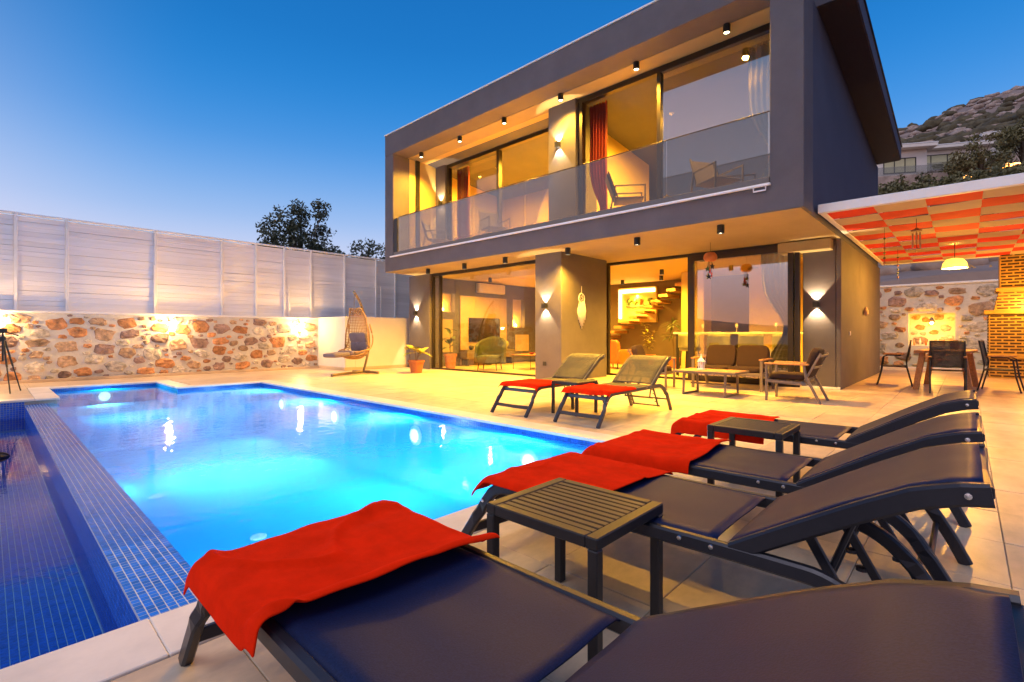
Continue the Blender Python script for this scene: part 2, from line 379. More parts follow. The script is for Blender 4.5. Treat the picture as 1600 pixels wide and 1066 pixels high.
terr = struct(MB().put('terrace', M['mortar_bed']))
tb = MB()
base = [(-5, 24, -7, 2.285), (4.365, 24, 2.285, 17), (.835, 4.365, 13.865, 17), (2.715, 4.365, 12.065, 13.865), (-5, .835, 11.615, 17), (-5, -3.215, 2.285, 11.615)]
for (x0, x1, y0, y1) in base: tb.box(x0, x1, y0, y1, -1.9, -.016)
terr.data = tb.mesh('terrace'); terr.data.materials.append(M['mortar_bed'])
# paving slabs, each one laid with its own joint; the largest in view are objects, the rest one joined part
TXP, TYP, JT = .61, .535, .0022
field = [(-5, 19.2, -7, 1.995), (4.655, 9.55, 2.0, 15.7), (9.55, 11.55, 1.9, 7.4), (9.55, 19.2, -7, 1.9), (.55, 4.655, 14.15, 15.7), (3.0, 4.655, 12.36, 14.15), (-5, .55, 11.9, 15.7)]
cells = []
seen_r = set()
for (rx0, rx1, ry0, ry1) in field:
    i0, i1 = math.floor(rx0 / TXP) - 1, math.ceil(rx1 / TXP) + 1; j0, j1 = math.floor((ry0 - 1.995) / TYP) - 1, math.ceil((ry1 - 1.995) / TYP) + 1
    for i in range(i0, i1):
        for j in range(j0, j1):
            x0, x1 = max(i * TXP, rx0), min((i + 1) * TXP, rx1); y0, y1 = max(1.995 + j * TYP, ry0), min(1.995 + (j + 1) * TYP, ry1)
            if x1 - x0 < .05 or y1 - y0 < .05: continue
            cells.append((x0, x1, y0, y1))
# drop the one overlap of fields (right strip below the house front)
uniq = []
for c in cells:
    if c[0] >= 9.5 and c[3] <= 1.9 and (round(c[0], 3), round(c[2], 3)) in seen_r: continue
    seen_r.add((round(c[0], 3), round(c[2], 3))); uniq.append(c)
fwd = Vector((math.cos(TH), math.sin(TH))); rgt = Vector((math.sin(TH), -math.cos(TH)))
def seen(c):
    x, y = (c[0] + c[1]) / 2, (c[2] + c[3]) / 2; d = x * fwd.x + y * fwd.y; r = x * rgt.x + y * rgt.y
    return (d > .6 and abs(r) < d * 1.12 + .4), d
vis = sorted([c for c in uniq if seen(c)[0]], key=lambda c: seen(c)[1]); hid = [c for c in uniq if not seen(c)[0]]
def slab_z(): return rng.uniform(-.0023, .0023)
for c in vis[:240]:
    zt = slab_z(); m_ = MB().cbox(c[0] + JT / 2, c[1] - JT / 2, c[2] + JT / 2, c[3] - JT / 2, -.02, zt, .003)
    cx_, cy_ = (c[0] + c[1]) / 2, (c[2] + c[3]) / 2
    m_.v = [(a - cx_, b - cy_, z) for a, b, z in m_.v]
    o = m_.put('paving_slab', M['travertine'], terr); o.location = (cx_, cy_, 0)
rest = MB()
for c in vis[240:] + hid: rest.cbox(c[0] + JT / 2, c[1] - JT / 2, c[2] + JT / 2, c[3] - JT / 2, -.02, slab_z(), .003)
M['travertine_far'] = mat('travertine_far', (.60, .455, .31), .34, var=.2, scale=1.3, bump=.05, bscale=14, detail=9, spec=.45)
o = stuff(rest.put('paving', M['travertine_far'], terr))
# coping stones round the pool (overhang the tiles a little)
def coping(x0, x1, y0, y1, along):
    L = (x1 - x0) if along == 'x' else (y1 - y0); n = max(1, round(L / .62))
    for k in range(n):
        a, b = k / n, (k + 1) / n
        if along == 'x': q = (lerp(x0, x1, a) + .001, lerp(x0, x1, b) - .001, y0, y1)
        else: q = (x0, x1, lerp(y0, y1, a) + .001, lerp(y0, y1, b) - .001)
        cx_, cy_ = (q[0] + q[1]) / 2, (q[2] + q[3]) / 2
        m_ = MB().cbox(q[0] - cx_, q[1] - cx_, q[2] - cy_, q[3] - cy_, -.030, .005 + rng.uniform(-.001, .001), .004)
        o = m_.put('coping_stone', M['coping'], terr); o.location = (cx_, cy_, 0)
coping(-3.2, 4.655, 2.0, 2.315, 'x'); coping(4.335, 4.65, 2.318, 12.05, 'y'); coping(2.70, 4.65, 12.035, 12.352, 'x')
coping(2.685, 3.0, 12.355, 13.84, 'y'); coping(.56, 3.0, 13.835, 14.145, 'x'); coping(.555, .865, 11.585, 13.832, 'y'); coping(-3.2, .55, 11.585, 11.895, 'x')

# pool basin
pb = MB(); FZ = -1.15
def quad(m_, *p): m_.add(p, [tuple(range(len(p)))])
quad(pb, (PX0, PY0, FZ), (PX1, PY0, FZ), (PX1, PY1, FZ), (PX0, PY1, FZ))
quad(pb, (PX1, PY0, FZ), (PX1, PY0, -.03), (PX1, PY1, -.03), (PX1, PY1, FZ))
quad(pb, (PX0, PY0, FZ), (PX0, PY0, -.03), (PX1, PY0, -.03), (PX1, PY0, FZ))
quad(pb, (AX1, PY1, FZ), (PX1, PY1, FZ), (PX1, PY1, -.03), (AX1, PY1, -.03))
quad(pb, (PX0, PY1, FZ), (AX0, PY1, FZ), (AX0, PY1, -.1), (PX0, PY1, -.1))
quad(pb, (PX0, PY0, FZ), (PX0, PY1, FZ), (PX0, PY1, -.1), (PX0, PY0, -.1))
quad(pb, (AX0, PY1, -.42), (AX1, PY1, -.42), (AX1, AY1, -.42), (AX0, AY1, -.42))
quad(pb, (AX0, PY1, FZ), (AX1, PY1, FZ), (AX1, PY1, -.42), (AX0, PY1, -.42))
quad(pb, (AX0, PY1, -.42), (AX0, AY1, -.42), (AX0, AY1, -.03), (AX0, PY1, -.03))
quad(pb, (AX0, AY1, -.42), (AX1, AY1, -.42), (AX1, AY1, -.03), (AX0, AY1, -.03))
quad(pb, (AX1, AY1, -.42), (AX1, PY1, -.42), (AX1, PY1, -.03), (AX1, AY1, -.03))
pool = struct(pb.put('pool_basin', M['pool_tile']))
wq = MB(); quad(wq, (PX0 - .004, PY0 - .01, WZ), (PX1 + .01, PY0 - .01, WZ), (PX1 + .01, PY1, WZ), (PX0 - .004, PY1, WZ))
quad(wq, (AX0 - .01, PY1, WZ), (AX1 + .01, PY1, WZ), (AX1 + .01, AY1 + .01, WZ), (AX0 - .01, AY1 + .01, WZ))
struct(wq.put('pool_water', M['water']))
# overflow wall with mosaic top
ow = struct(MB().box(BX1 + .0018, PX0 - .004, PY0 + .02, BY1 - .02, -1.2, WZ + .001).put('overflow_wall', M['grout']))
TP = .035
def tile_boxes(cells3, name, parent, m):
    """joined mosaic: cells3 = list of (centre, half-sizes)"""
    b = MB()
    for (c, h) in cells3: b.box(c[0] - h[0], c[0] + h[0], c[1] - h[1], c[1] + h[1], c[2] - h[2], c[2] + h[2])
    return stuff(b.put(name, m, parent))
tops = []
ncol = 8; wcol = (PX0 - BX1) / ncol; nrow = int((BY1 - PY0) / TP)
tile_me = MB().cbox(-wcol / 2 + .0023, wcol / 2 - .0023, -TP / 2 + .0023, TP / 2 - .0023, -.003, .003, .0012).mesh('mosaic_tile'); tile_me.materials.append(M['tile'])
for j in range(nrow):
    for i in range(ncol):
        c = (BX1 + (i + .5) * wcol, PY0 + .03 + (j + .5) * TP, WZ - .0005 + rng.uniform(-.0006, .0006))
        if j < 32:
            o = put_mesh('mosaic_tile', tile_me, None, ow); o.location = c
            o.rotation_euler = (rng.uniform(-.012, .012), rng.uniform(-.012, .012), 0)
        else: tops.append((c, (wcol / 2 - .0023, TP / 2 - .0023, .003)))
tile_boxes(tops, 'mosaic', ow, M['tile_stuff'])
# outer face of the overflow wall
side = []
for j in range(nrow):
    for k in range(15):
        side.append(((BX1 + .003, PY0 + .03 + (j + .5) * TP, WZ - .012 - (k + .5) * TP), (.003, TP / 2 - .0023, TP / 2 - .0023)))
tile_boxes(side, 'mosaic', ow, M['tile_stuff'])
# glazed tile band above the water line
band = []
n = int((PY1 - PY0) / TP)
for j in range(n):
    for k in range(3): band.append(((PX1 - .002, PY0 + .01 + (j + .5) * TP, -.034 - (k + .5) * TP), (.004, TP / 2 - .002, TP / 2 - .002)))
for i in range(int((PX1 - AX1) / TP)):
    for k in range(3): band.append(((AX1 + .01 + (i + .5) * TP, PY1 - .002, -.034 - (k + .5) * TP), (TP / 2 - .002, .004, TP / 2 - .002)))
for i in range(int((AX1 - AX0) / TP)):
    for k in range(3): band.append(((AX0 + .01 + (i + .5) * TP, AY1 - .002, -.034 - (k + .5) * TP), (TP / 2 - .002, .004, TP / 2 - .002)))
M['tile_band'] = mat('tile_band', (.02, .12, .55), .16, var=.25, scale=22)
tile_boxes(band, 'mosaic', pool, M['tile_band'])
# catch basin
cb = MB(); CZ = -.52
quad(cb, (BX0, BY0, CZ), (BX1, BY0, CZ), (BX1, BY1, CZ), (BX0, BY1, CZ))
quad(cb, (BX0, BY0, CZ), (BX0, BY0, -.03), (BX1, BY0, -.03), (BX1, BY0, CZ))
quad(cb, (BX0, BY1, CZ), (BX1, BY1, CZ), (BX1, BY1, -.03), (BX0, BY1, -.03))
quad(cb, (BX0, BY0, CZ), (BX0, BY1, CZ), (BX0, BY1, -.03), (BX0, BY0, -.03))
basin = struct(cb.put('catch_basin', M['grout']))
fl = []
for i in range(-26, 12):
    for j in range(int((BY1 - BY0) / TP)):
        fl.append((( BX1 - .004 - (11 - i + .5) * TP, BY0 + .01 + (j + .5) * TP, CZ - .001), (TP / 2 - .0023, TP / 2 - .0023, .003)))
tile_boxes(fl, 'mosaic', basin, M['tile_stuff'])
fw_ = []
for i in range(0, 100):
    for k in range(13): fw_.append(((BX1 - .004 - (i + .5) * TP, BY1 + .001, -.034 - (k + .5) * TP), (TP / 2 - .0023, .003, TP / 2 - .0023)))
tile_boxes(fw_, 'mosaic', basin, M['tile_stuff'])
b_ = MB(); quad(b_, (BX0, BY0, -.31), (BX1 + .002, BY0, -.31), (BX1 + .002, BY1, -.31), (BX0, BY1, -.31)); struct(b_.put('catch_basin_water', M['basin_water']))
# underwater lamps on the long pool wall, floor inlets
PL = (.72, .93, 1.0)
for k, y in enumerate((3.75, 6.0, 8.45, 10.8)):
    t = thing('pool_lamp', ('first', 'second', 'third', 'fourth')[k] + ' underwater lamp from the navy loungers in the long house side pool wall', 'pool lamp', (PX1 - .004, y, -.40), group='pool lamps along the house side')
    MB().lathe([(.145, 0), (.15, .012), (.125, .028), (.11, .03)], n=24).put('rim', M['white_gloss'], t).rotation_euler = (0, R(-90), 0)
    o = MB().lathe([(.108, .024), (.085, .045), (.03, .055)], n=24).put('lens', M['pool_lens'], t, smooth=True); o.rotation_euler = (0, R(-90), 0)
    light('AREA', 42, PL, (-.075, 0, 0), t, aim=(-1, 0, .04), shape='DISK', size=.20, spread=R(178))
for (x, y, ax) in ((PX0 + .004, 4.6, 1), (PX0 + .004, 8.8, 1), (2.6, PY0 + .004, 2)):  # unseen lamps, added so the water lights up more evenly
    t = thing('pool_lamp', 'added, unseen underwater lamp on the overflow side facing the house' if ax == 1 else 'added, unseen underwater lamp in the short pool wall below the coping by the loungers', 'pool lamp', (x, y, -.85), group='added pool lamps facing the house' if ax == 1 else None)
    for nm, pr_, mm_ in (('rim', [(.145, 0), (.15, .012), (.125, .028), (.11, .03)], 'white_gloss'), ('lens', [(.108, .024), (.085, .045), (.03, .055)], 'pool_lens')):
        MB().lathe(pr_, n=24).put(nm, M[mm_], t).rotation_euler = (0, R(90), 0) if ax == 1 else (R(-90), 0, 0)
    light('AREA', 46, PL, (.075, 0, 0) if ax == 1 else (0, .075, 0), t, aim=(1, 0, -.05) if ax == 1 else (0, 1, -.05), shape='DISK', size=.20, spread=R(178))
t = thing('pool_lamp', 'underwater lamp in the back wall of the shallow pool alcove', 'pool lamp', (1.75, AY1 - .004, -.25))
MB().lathe([(.145, 0), (.15, .012), (.125, .028), (.11, .03)], n=24).put('rim', M['white_gloss'], t).rotation_euler = (R(90), 0, 0)
MB().lathe([(.108, .024), (.085, .045), (.03, .055)], n=24).put('lens', M['pool_lens'], t, smooth=True).rotation_euler = (R(90), 0, 0)
light('AREA', 26, PL, (0, -.075, 0), t, aim=(0, -1, -.1), shape='DISK', size=.20, spread=R(178))
for (x, y) in ((1.35, 3.62), (2.05, 5.75), (2.9, 4.3), (1.6, 8.2)):
    o = MB().lathe([(.085, 0), (.085, .008), (.07, .018), (.02, .02)], (0, 0, 0), 20).put('floor_inlet', M['white_gloss']); o.location = (x, y, FZ + .001)
    tag(o, 'round pale inlet cap on the pool floor', 'inlet cap', 'inlet caps on the pool floor')
o = MB().grid(lambda u, v: (.16 * math.cos(u * 6.283) * math.sin(v * 3.1416), .09 * math.sin(u * 6.283) * math.sin(v * 3.1416), .055 * math.cos(v * 3.1416) + .012 * math.sin(u * 18)), 16, 8).put('pump_strainer', M['black'], smooth=True)
o.location = (.02, 8.1, -.30); tag(o, 'black pump strainer floating in the catch basin beside the overflow wall', 'strainer')

# ================================================================== HOUSE
FX = 8.40; HYL, HYR = 13.20, 1.83         # front plane, left and right ends
Z1, Z2, Z3, Z4 = 3.03, 3.50, 6.60, 7.24   # soffit, balcony floor, upper ceiling, roof edge
house = thing('house', 'charcoal two storey villa with a framed upper balcony and glazed ground floor', 'house', (FX, HYR, 0))
def hb(name, m, x0, x1, y0, y1, z0, z1, b=.01, parent=None): return cbx(name, M[m], parent or house, x0, x1, y0, y1, z0, z1, b)
# ground floor
hb('floor', 'travertine_far', 9.56, 16.5, 1.96, 13.2, -.10, .012)
hb('wall', 'plaster_dark', 9.55, 10.0, 12.45, 13.56, 0, Z1)                     # left pier
hb('wall', 'plaster_dark', 10.003, 16.8, 13.22, 13.56, 0, Z1)                   # left end wall
hb('wall', 'plaster_dark', 9.04, 11.0, 6.86, 7.65, 0, Z1)                       # deep pillar
hb('wall', 'plaster_dark', 11.60, 11.95, 1.92, 2.50, 0, Z1)                     # right pier
hb('wall', 'plaster_dark', 11.603, 17.6, 1.83, 1.915, 0, Z1)                    # right side wall
hb('wall', 'wall_taupe', 16.5, 16.8, 1.96, 13.2, 0, Z1)                         # back wall
hb('skirting', 'white_gloss', 11.585, 11.598, 1.84, 2.50, .0, .045, .002)
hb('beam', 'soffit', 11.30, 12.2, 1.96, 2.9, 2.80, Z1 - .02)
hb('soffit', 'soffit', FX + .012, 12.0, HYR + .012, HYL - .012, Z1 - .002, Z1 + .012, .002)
hb('ceiling', 'ceiling_in', 12.003, 16.5, 1.96, 13.2, Z1 - .001, Z1 + .012, .002)
# upper floor, drawn as a frame round the balcony
hb('frame_band', 'plaster_dark', FX, FX + .34, HYR, HYL, Z1 + .002, Z2)
hb('frame_band', 'plaster_dark', FX, FX + .55, HYR, HYL, Z3, Z4)
hb('frame_band', 'plaster_dark', FX + .001, FX + .60, 12.76, HYL - .001, Z2 + .001, Z3 - .001)
hb('frame_band', 'plaster_dark', FX + .001, FX + .60, HYR - .035, 2.27, Z2 + .001 - .47, Z3 + .63)
hb('floor', 'travertine_far', FX + .345, 16.8, HYR + .12, HYL, Z1 + .014, Z2 - .03)
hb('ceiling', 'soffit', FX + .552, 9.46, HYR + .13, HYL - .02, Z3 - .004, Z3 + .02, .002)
hb('ceiling', 'ceiling_in', 9.463, 16.5, HYR + .13, HYL - .02, Z3 - .004, Z3 + .02, .002)
hb('wall', 'wall_ochre', FX + .603, 10.25, 12.76, HYL - .002, Z2, Z3 - .006)     # balcony's left end
hb('pilaster', 'metal_dark', 9.22, 9.36, 12.70, 12.758, Z2, Z3 - .006, .004)
hb('wall', 'plaster_dark', 10.02, 10.25, 12.26, 12.757, Z2, Z3 - .006)
hb('wall', 'plaster_dark', 9.30, 10.20, 6.64, 7.45, Z2, Z3 - .006)               # upper pillar
hb('wall', 'plaster_shaded', FX + .603, 16.9, HYR + .002, HYR + .12, Z1 + .001, Z3 - .03)   # right side wall
hb('wall', 'wall_ochre', 16.3, 16.5, HYR + .13, HYL - .02, Z2 - .02, Z3 - .006)
hb('wall', 'wall_ochre', 10.26, 16.3, 12.9, HYL - .003, Z2 - .02, Z3 - .006)
hb('wall', 'wall_ochre', 10.203, 13.6, 7.0, 7.15, Z2 - .02, Z3 - .006)
hb('wall', 'wall_ochre', 13.4, 13.597, 7.153, 12.897, Z2 - .02, Z3 - .006)
hb('flashing', 'white_paint', FX - .02, FX + .10, HYR - .04, HYL + .02, Z4 + .001, Z4 + .03, .004)
hb('drip_rail', 'white_paint', FX - .055, FX - .003, 2.25, 12.86, Z2 - .052, Z2 - .012, .006)
o = MB().bar([(FX - .03, 2.32, Z2 - .055), (FX - .03, 2.32, Z2 - .115), (FX - .03, 2.50, Z2 - .115), (FX - .03, 2.50, Z2 - .055)], .022, .022).put('rail_bracket', M['white_paint'], house, world=True)
# sloping roof with a wide dark eave on the right
def slab(pts, thick):
    m_ = MB(); v = [Vector(p) for p in pts]; up = Vector((0, 0, thick))
    m_.add([*v, *[p + up for p in v]], [(3, 2, 1, 0), (4, 5, 6, 7), (0, 1, 5, 4), (1, 2, 6, 5), (2, 3, 7, 6), (3, 0, 4, 7)]); return m_
E0, E1, EZ0, EZ1 = 9.50, 16.95, 6.615, 5.86
roof = slab([(E0, 1.30, EZ0), (E1, 1.30, EZ1), (E1, 13.6, EZ1), (E0, 13.6, EZ0)], .34).put('roof', M['plaster_shaded'], house, world=True)
slab([(E0 + .02, 1.325, EZ0 - .018), (E1 - .02, 1.325, EZ1 - .018), (E1 - .02, 1.825, EZ1 - .018), (E0 + .02, 1.825, EZ0 - .018)], .016).put('eave_soffit', M['roof_brown'], roof)
slab([(E0 - .01, 1.275, EZ0 + .342), (E1 + .03, 1.275, EZ1 + .342), (E1 + .03, 1.42, EZ1 + .342), (E0 - .01, 1.42, EZ0 + .342)], .03).put('roof_edge', M['black'], roof)
hb('wall', 'plaster_shaded', 16.92, 17.2, HYR + .002, HYL - .1, Z1 + .001, 5.84)

# windows: frame (part) > pane (sub-part)
def window(x, y0, y1, z0, z1, panes, fw=.06, depth=.10, fm='frame_brown', name='window', hdr=.09):
    """panes: list of (ya, yb, material or None)"""
    f = MB()
    f.cbox(x, x + depth, y0, y1, z1 - hdr, z1, .004); f.cbox(x, x + depth, y0, y1, z0, z0 + .05, .004)
    ys = sorted({round(v, 3) for p in panes for v in p[:2]})
    for y in ys:
        a = max(y0, y - fw / 2); b = min(y1, y + fw / 2)
        f.cbox(x - .002, x + depth + .002, a, b, z0 + .001, z1 - .001, .004)
    o = f.put(name, M[fm], house, world=True)
    for (ya, yb, pm) in panes:
        if pm is None: continue
        q = MB().box(x + depth * .4, x + depth * .4 + .008, ya + fw * .4, yb - fw * .4, z0 + .045, z1 - hdr + .005)
        q.put('pane', M[pm], o)
    return o
window(9.62, 7.66, 12.44, .012, Z1 - .004, [(7.69, 12.05, 'glass_clear'), (12.05, 12.41, 'glass_clear')], fw=.07)
window(11.40, 2.52, 7.42, .012, Z1 - .004, [(2.56, 4.83, 'glass_mirror'), (4.83, 7.10, None), (7.10, 7.38, None)], fw=.09, hdr=.07)
sash = MB(); sash.cbox(11.335, 11.395, 2.62, 4.80, Z1 - .20, Z1 - .075, .004); sash.cbox(11.335, 11.395, 2.62, 4.80, .06, .15, .004)
for a_ in (2.62, 4.70): sash.cbox(11.333, 11.397, a_, a_ + .10, .061, Z1 - .076, .004)
sash.put('sash', M['frame_brown'], house, world=True)
window(10.08, 7.46, 12.25, Z2, Z3 - .008, [(7.5, 9.95, None), (9.95, 12.2, 'glass_clear')], fw=.09, hdr=.14, depth=.14)
window(9.38, 2.28, 6.63, Z2, Z3 - .008, [(2.38, 4.62, 'glass_mirror'), (4.62, 6.55, None)], fw=.08, hdr=.12, depth=.14)
# glass balustrade
bal = thing('glass_balustrade', 'grey tinted frameless glass balustrade along the upper balcony edge', 'balustrade', (FX, HYR, Z2))
ys = [12.52, 10.93, 9.17, 7.44, 5.71, 4.0, 2.30]
for a, b in zip(ys[1:], ys[:-1]):
    MB().cbox(FX + .03, FX + .042, a + .006, b - .006, Z2 - .01, 4.63, .002).put('glass_panel', M['glass_grey'], bal, world=True)
cbx('base_channel', M['frame_taupe'], bal, FX + .012, FX + .075, 2.28, 12.75, Z2 + .0, Z2 + .10)
cbx('top_rail', M['metal_dark'], bal, FX + .024, FX + .048, 2.28, 12.54, 4.632, 4.645, .002)
cbx('end_post', M['black'], bal, FX + .02, FX + .10, 12.56, 12.755, Z2 + .101, 4.62)

# ------------------------------------------------------------------ lamps on the house
def downlight(loc, label, group, energy, cone=146, blend=.8, r=.062, h=.15, color=WARM):
    t = thing('ceiling_lamp', label, 'ceiling lamp', loc, group=group)
    MB().lathe([(r * .93, 0), (r, -.004), (r, -h + .004), (r * .94, -h), (r * .80, -h), (r * .78, -h + .018), (.004, -h + .020)], n=20, cap=False).put('housing', M['black'], t, smooth=False)
    MB().lathe([(r * .76, -h + .016), (.003, -h + .0155)], n=16, cap=False).put('lens', M['lens'], t)
    if energy: light('SPOT', energy, color, (0, 0, -h - .01), t, aim=(0, 0, -1), spot_size=R(cone), spot_blend=blend, shadow_soft_size=.05)
    return t
for k, y in enumerate((12.05, 10.29, 8.58, 6.79, 4.88, 3.11)):
    downlight((8.93, y, Z3 - .004), 'black cylinder lamp on the balcony ceiling ' + ('in its left corner', 'before the left upper pane', 'before the open left door', 'before the upper pillar', 'before the red curtain', 'before the mirroring upper pane')[k], 'balcony ceiling lamps', 420)
for k, y in enumerate((11.55, 9.95, 8.42, 6.49, 4.79, 3.17)):
    downlight((8.80, y, Z1 - .002), 'black cylinder lamp under the overhang ' + ('above the orange plant pot', 'before the middle of the left window', 'just left of the deep pillar', 'before the deep pillar', 'before the open doorway to the stairs', 'before the pane with the patio sofa')[k], 'lamps under the overhang', 470)
def sconce(loc, d, label, energy=52):
    """up-and-down wall lamp; d is the outward direction (-x here)"""
    t = thing('wall_lamp', label, 'wall lamp', loc)
    b = MB(); b.cbox(-.10, -.004, -.055, -.045, -.06, .06, .003); b.cbox(-.10, -.004, .045, .055, -.06, .06, .003)
    b.cbox(-.11, -.098, -.055, .055, -.06, .06, .003); b.cbox(-.097, -.002, -.044, .044, -.012, .012, .002)
    b.put('housing', M['black'], t)
    for sg in (-1, 1):
        MB().box(-.09, -.02, -.035, .035, sg * .016 - .002, sg * .016 + .002).put('lens', M['lens'], t)
        light('SPOT', energy, GLOW, (-.055, 0, sg * .075), t, aim=(.42, 0, sg), spot_size=R(88), spot_blend=.15, shadow_soft_size=.012)
    return t
sconce((9.549, 13.14, 1.80), None, 'small black up and down lamp on the pier beside the potted plant')
sconce((9.039, 7.31, 1.78), None, 'small black up and down lamp on the front of the deep pillar')
sconce((11.599, 2.25, 1.72), None, 'small black up and down lamp on the right hand pier behind the armchair')
sconce((10.019, 12.45, 5.35), None, 'small black up and down lamp in the left corner of the balcony')
sconce((9.299, 7.12, 5.62), None, 'small black up and down lamp on the upper pillar between the balcony doors')
# ceiling lamps indoors
for (x, y, lab) in ((13.6, 6.6, 'black square lamp on the indoor ceiling in front of the stairs'), (15.3, 8.9, 'black lamp on the indoor ceiling above the lit niche'), (15.0, 7.3, 'black lamp on the indoor ceiling beside the stair head')):
    downlight((x, y, Z1 - .002), lab, None, 300, cone=165)
for (x, y) in ((11.85, 4.7), (11.85, 3.2)): downlight((x, y, Z1 - .002), 'black lamp on the indoor ceiling above the bar table', 'lamps above the bar table', 700, cone=165)
for (x, y) in ((11.6, 9.6), (11.6, 11.8), (13.8, 10.6)): downlight((x, y, Z1 - .002), 'lamp on the living room ceiling behind the left window', 'living room ceiling lamps', 380, cone=165)
for (x, y, lab) in ((11.1, 8.6, 'black lamp on the ceiling of the left upper room'), (11.1, 11.0, 'black lamp near the curtain in the left upper room'), (11.2, 5.2, 'black lamp on the ceiling of the right upper room'), (11.4, 3.2, 'lamp on the upper room ceiling behind the mirroring pane')):
    downlight((x, y, Z3 - .006), lab, None, 2300, cone=172)

# ------------------------------------------------------------------ boundary walls and fence
def stone_wall(name, label, origin, L, Hh, axis, out, holes=(), seed=1, cw=.50, ch=.325, thick=.35):
    """mortared wall with proud field stones. axis: unit vector along the wall, out: outward normal"""
    rr = random.Random(seed); t = thing(name, label, 'wall', origin)
    ax, ou = Vector(axis), Vector(out)
    def W(u, z, d): return tuple(ax * u + ou * d + Vector((0, 0, z)))
    c = MB()
    def blk(u0, u1, z0, z1):
        ps = [W(u, z, d) for z in (z0, z1) for d in (-thick, 0) for u in (u0, u1)]
        c.add(ps, [(0, 2, 3, 1), (4, 5, 7, 6), (0, 1, 5, 4), (2, 6, 7, 3), (0, 4, 6, 2), (1, 3, 7, 5)])
    if holes:
        (a, b, z0, z1) = holes[0]
        blk(0, a, 0, Hh); blk(b, L, 0, Hh); blk(a, b, 0, z0); blk(a, b, z1, Hh)
        ps = [W(u, z, -thick * .9) for u, z in ((a, z0), (b, z0), (b, z1), (a, z1))]; c.add(ps, [(0, 1, 2, 3)])
    else: blk(0, L, 0, Hh)
    c.put('mortar', M['mortar'], t)
    placed = []
    for (amin, amax, tries) in ((.24, .33, 900), (.16, .24, 1600), (.09, .15, 2400), (.06, .09, 1500)):
        amin, amax = amin * cw / .5, amax * cw / .5
        for _ in range(int(tries * L / 11)):
            a = rr.uniform(amin, amax); b = a * rr.uniform(.50, .80); cu = rr.uniform(a + .02, L - a - .02); cz = rr.uniform(b + .005, Hh - b - .015)
            if holes and (cu + a > holes[0][0] - .04 and cu - a < holes[0][1] + .04 and cz + b > holes[0][2] - .04 and cz - b < holes[0][3] + .04): continue
            if any(((cu - q[0]) / (a + q[2] + .02)) ** 2 + ((cz - q[1]) / (b + q[3] + .018)) ** 2 < 1.0 for q in placed): continue
            placed.append((cu, cz, a, b))
    placed = [(*q, 0.) for q in placed]
    if holes:
        h0, h1, z0, z1 = holes[0]; back_ = []
        for _ in range(300):
            a = rr.uniform(.09, .19); b = a * rr.uniform(.55, .8); cu = rr.uniform(h0 + a, h1 - a); cz = rr.uniform(z0 + b, z1 - b)
            if any(((cu - q[0]) / (a + q[2] + .02)) ** 2 + ((cz - q[1]) / (b + q[3] + .02)) ** 2 < 1 for q in back_): continue
            back_.append((cu, cz, a, b, -thick * .9))
        placed += back_
    for (cu, cz, a, b, dd0) in placed:
        if True:
            n = rr.choice((11, 12, 13, 14)); rot = rr.uniform(-.35, .35); d = rr.uniform(.018, .045); v = []; f = []
            ks = [rr.uniform(.80, 1.14) for _ in range(n)]; e = rr.uniform(.55, .95)
            for (sc_, dd) in ((1.02, -.01), (.93, d * .65), (.66, d)):
                for k in range(n):
                    th = 2 * math.pi * k / n; cs, sn = math.cos(th), math.sin(th)
                    px_ = math.copysign(abs(cs) ** e, cs) * a * ks[k] * sc_; pz_ = math.copysign(abs(sn) ** e, sn) * b * ks[k] * sc_
                    q = (px_ * math.cos(rot) - pz_ * math.sin(rot), px_ * math.sin(rot) * .6 + pz_ * math.cos(rot))
                    v.append(tuple(ax * q[0] + ou * (dd + rr.uniform(-.012, .012)) + Vector((0, 0, q[1]))))
            v.append(tuple(ou * d * 1.05))
            for r_ in range(2):
                for k in range(n): f.append((r_ * n + k, r_ * n + (k + 1) % n, (r_ + 1) * n + (k + 1) % n, (r_ + 1) * n + k))
            for k in range(n): f.append((2 * n + k, 2 * n + (k + 1) % n, 3 * n))
            if ax.cross(Vector((0, 0, 1))).dot(ou) < 0: f = [q[::-1] for q in f]
            mt = rr.choices(('stone_a', 'stone_b', 'stone_c', 'stone_d'), (3, 4, 5, 2))[0]
            o = MB().add(v, f).put('stone', M[mt], t, smooth=False); o.location = W(cu, cz, dd0)
    return t
WY = 15.70
sw = stone_wall('stone_wall', 'low field stone wall with wide white mortar below the slatted fence', (-4.0, WY, 0), 11.46, 1.60, (1, 0, 0), (0, -1, 0), seed=3, cw=.36)
MB().cbox(0, 11.46, -.03, .36, 1.602, 1.655, .01).put('cap', M['white_paint'], sw)
cbx('base_curb', M['travertine_far'], sw, -4.0, 7.44, WY - .09, WY - .052, .002, .07)
ww = thing('rendered_wall', 'plain white rendered wall behind the hanging chair', 'wall', (7.46, 13.92, 0))
cbx('wall', M['plaster_white'], ww, 7.46, 7.80, 13.92, 16.0, 0, 1.66); cbx('wall', M['plaster_white'], ww, 7.803, 11.4, 13.92, 14.2, 0, 1.66)
cbx('skirting', M['travertine_far'], ww, 7.44, 11.4, 13.898, 13.917, .002, .09, .003); cbx('skirting', M['travertine_far'], ww, 7.438, 7.457, 13.92, 15.6, .002, .09, .003)
cbx('socket', M['white_gloss'], ww, 9.72, 9.80, 13.908, 13.918, .30, .38, .003)
fence = thing('slat_fence', 'tall white fence of close horizontal slats on white posts', 'fence', (-4.0, 15.95, 1.6))
posts = [-2.3, -.9, .44, 1.31, 3.07, 4.66, 5.6, 6.44, 7.30, 8.5, 9.74, 10.56, 12.0]
FZ0, FZ1, NS = 1.66, 3.83, 19
sl_me = {}
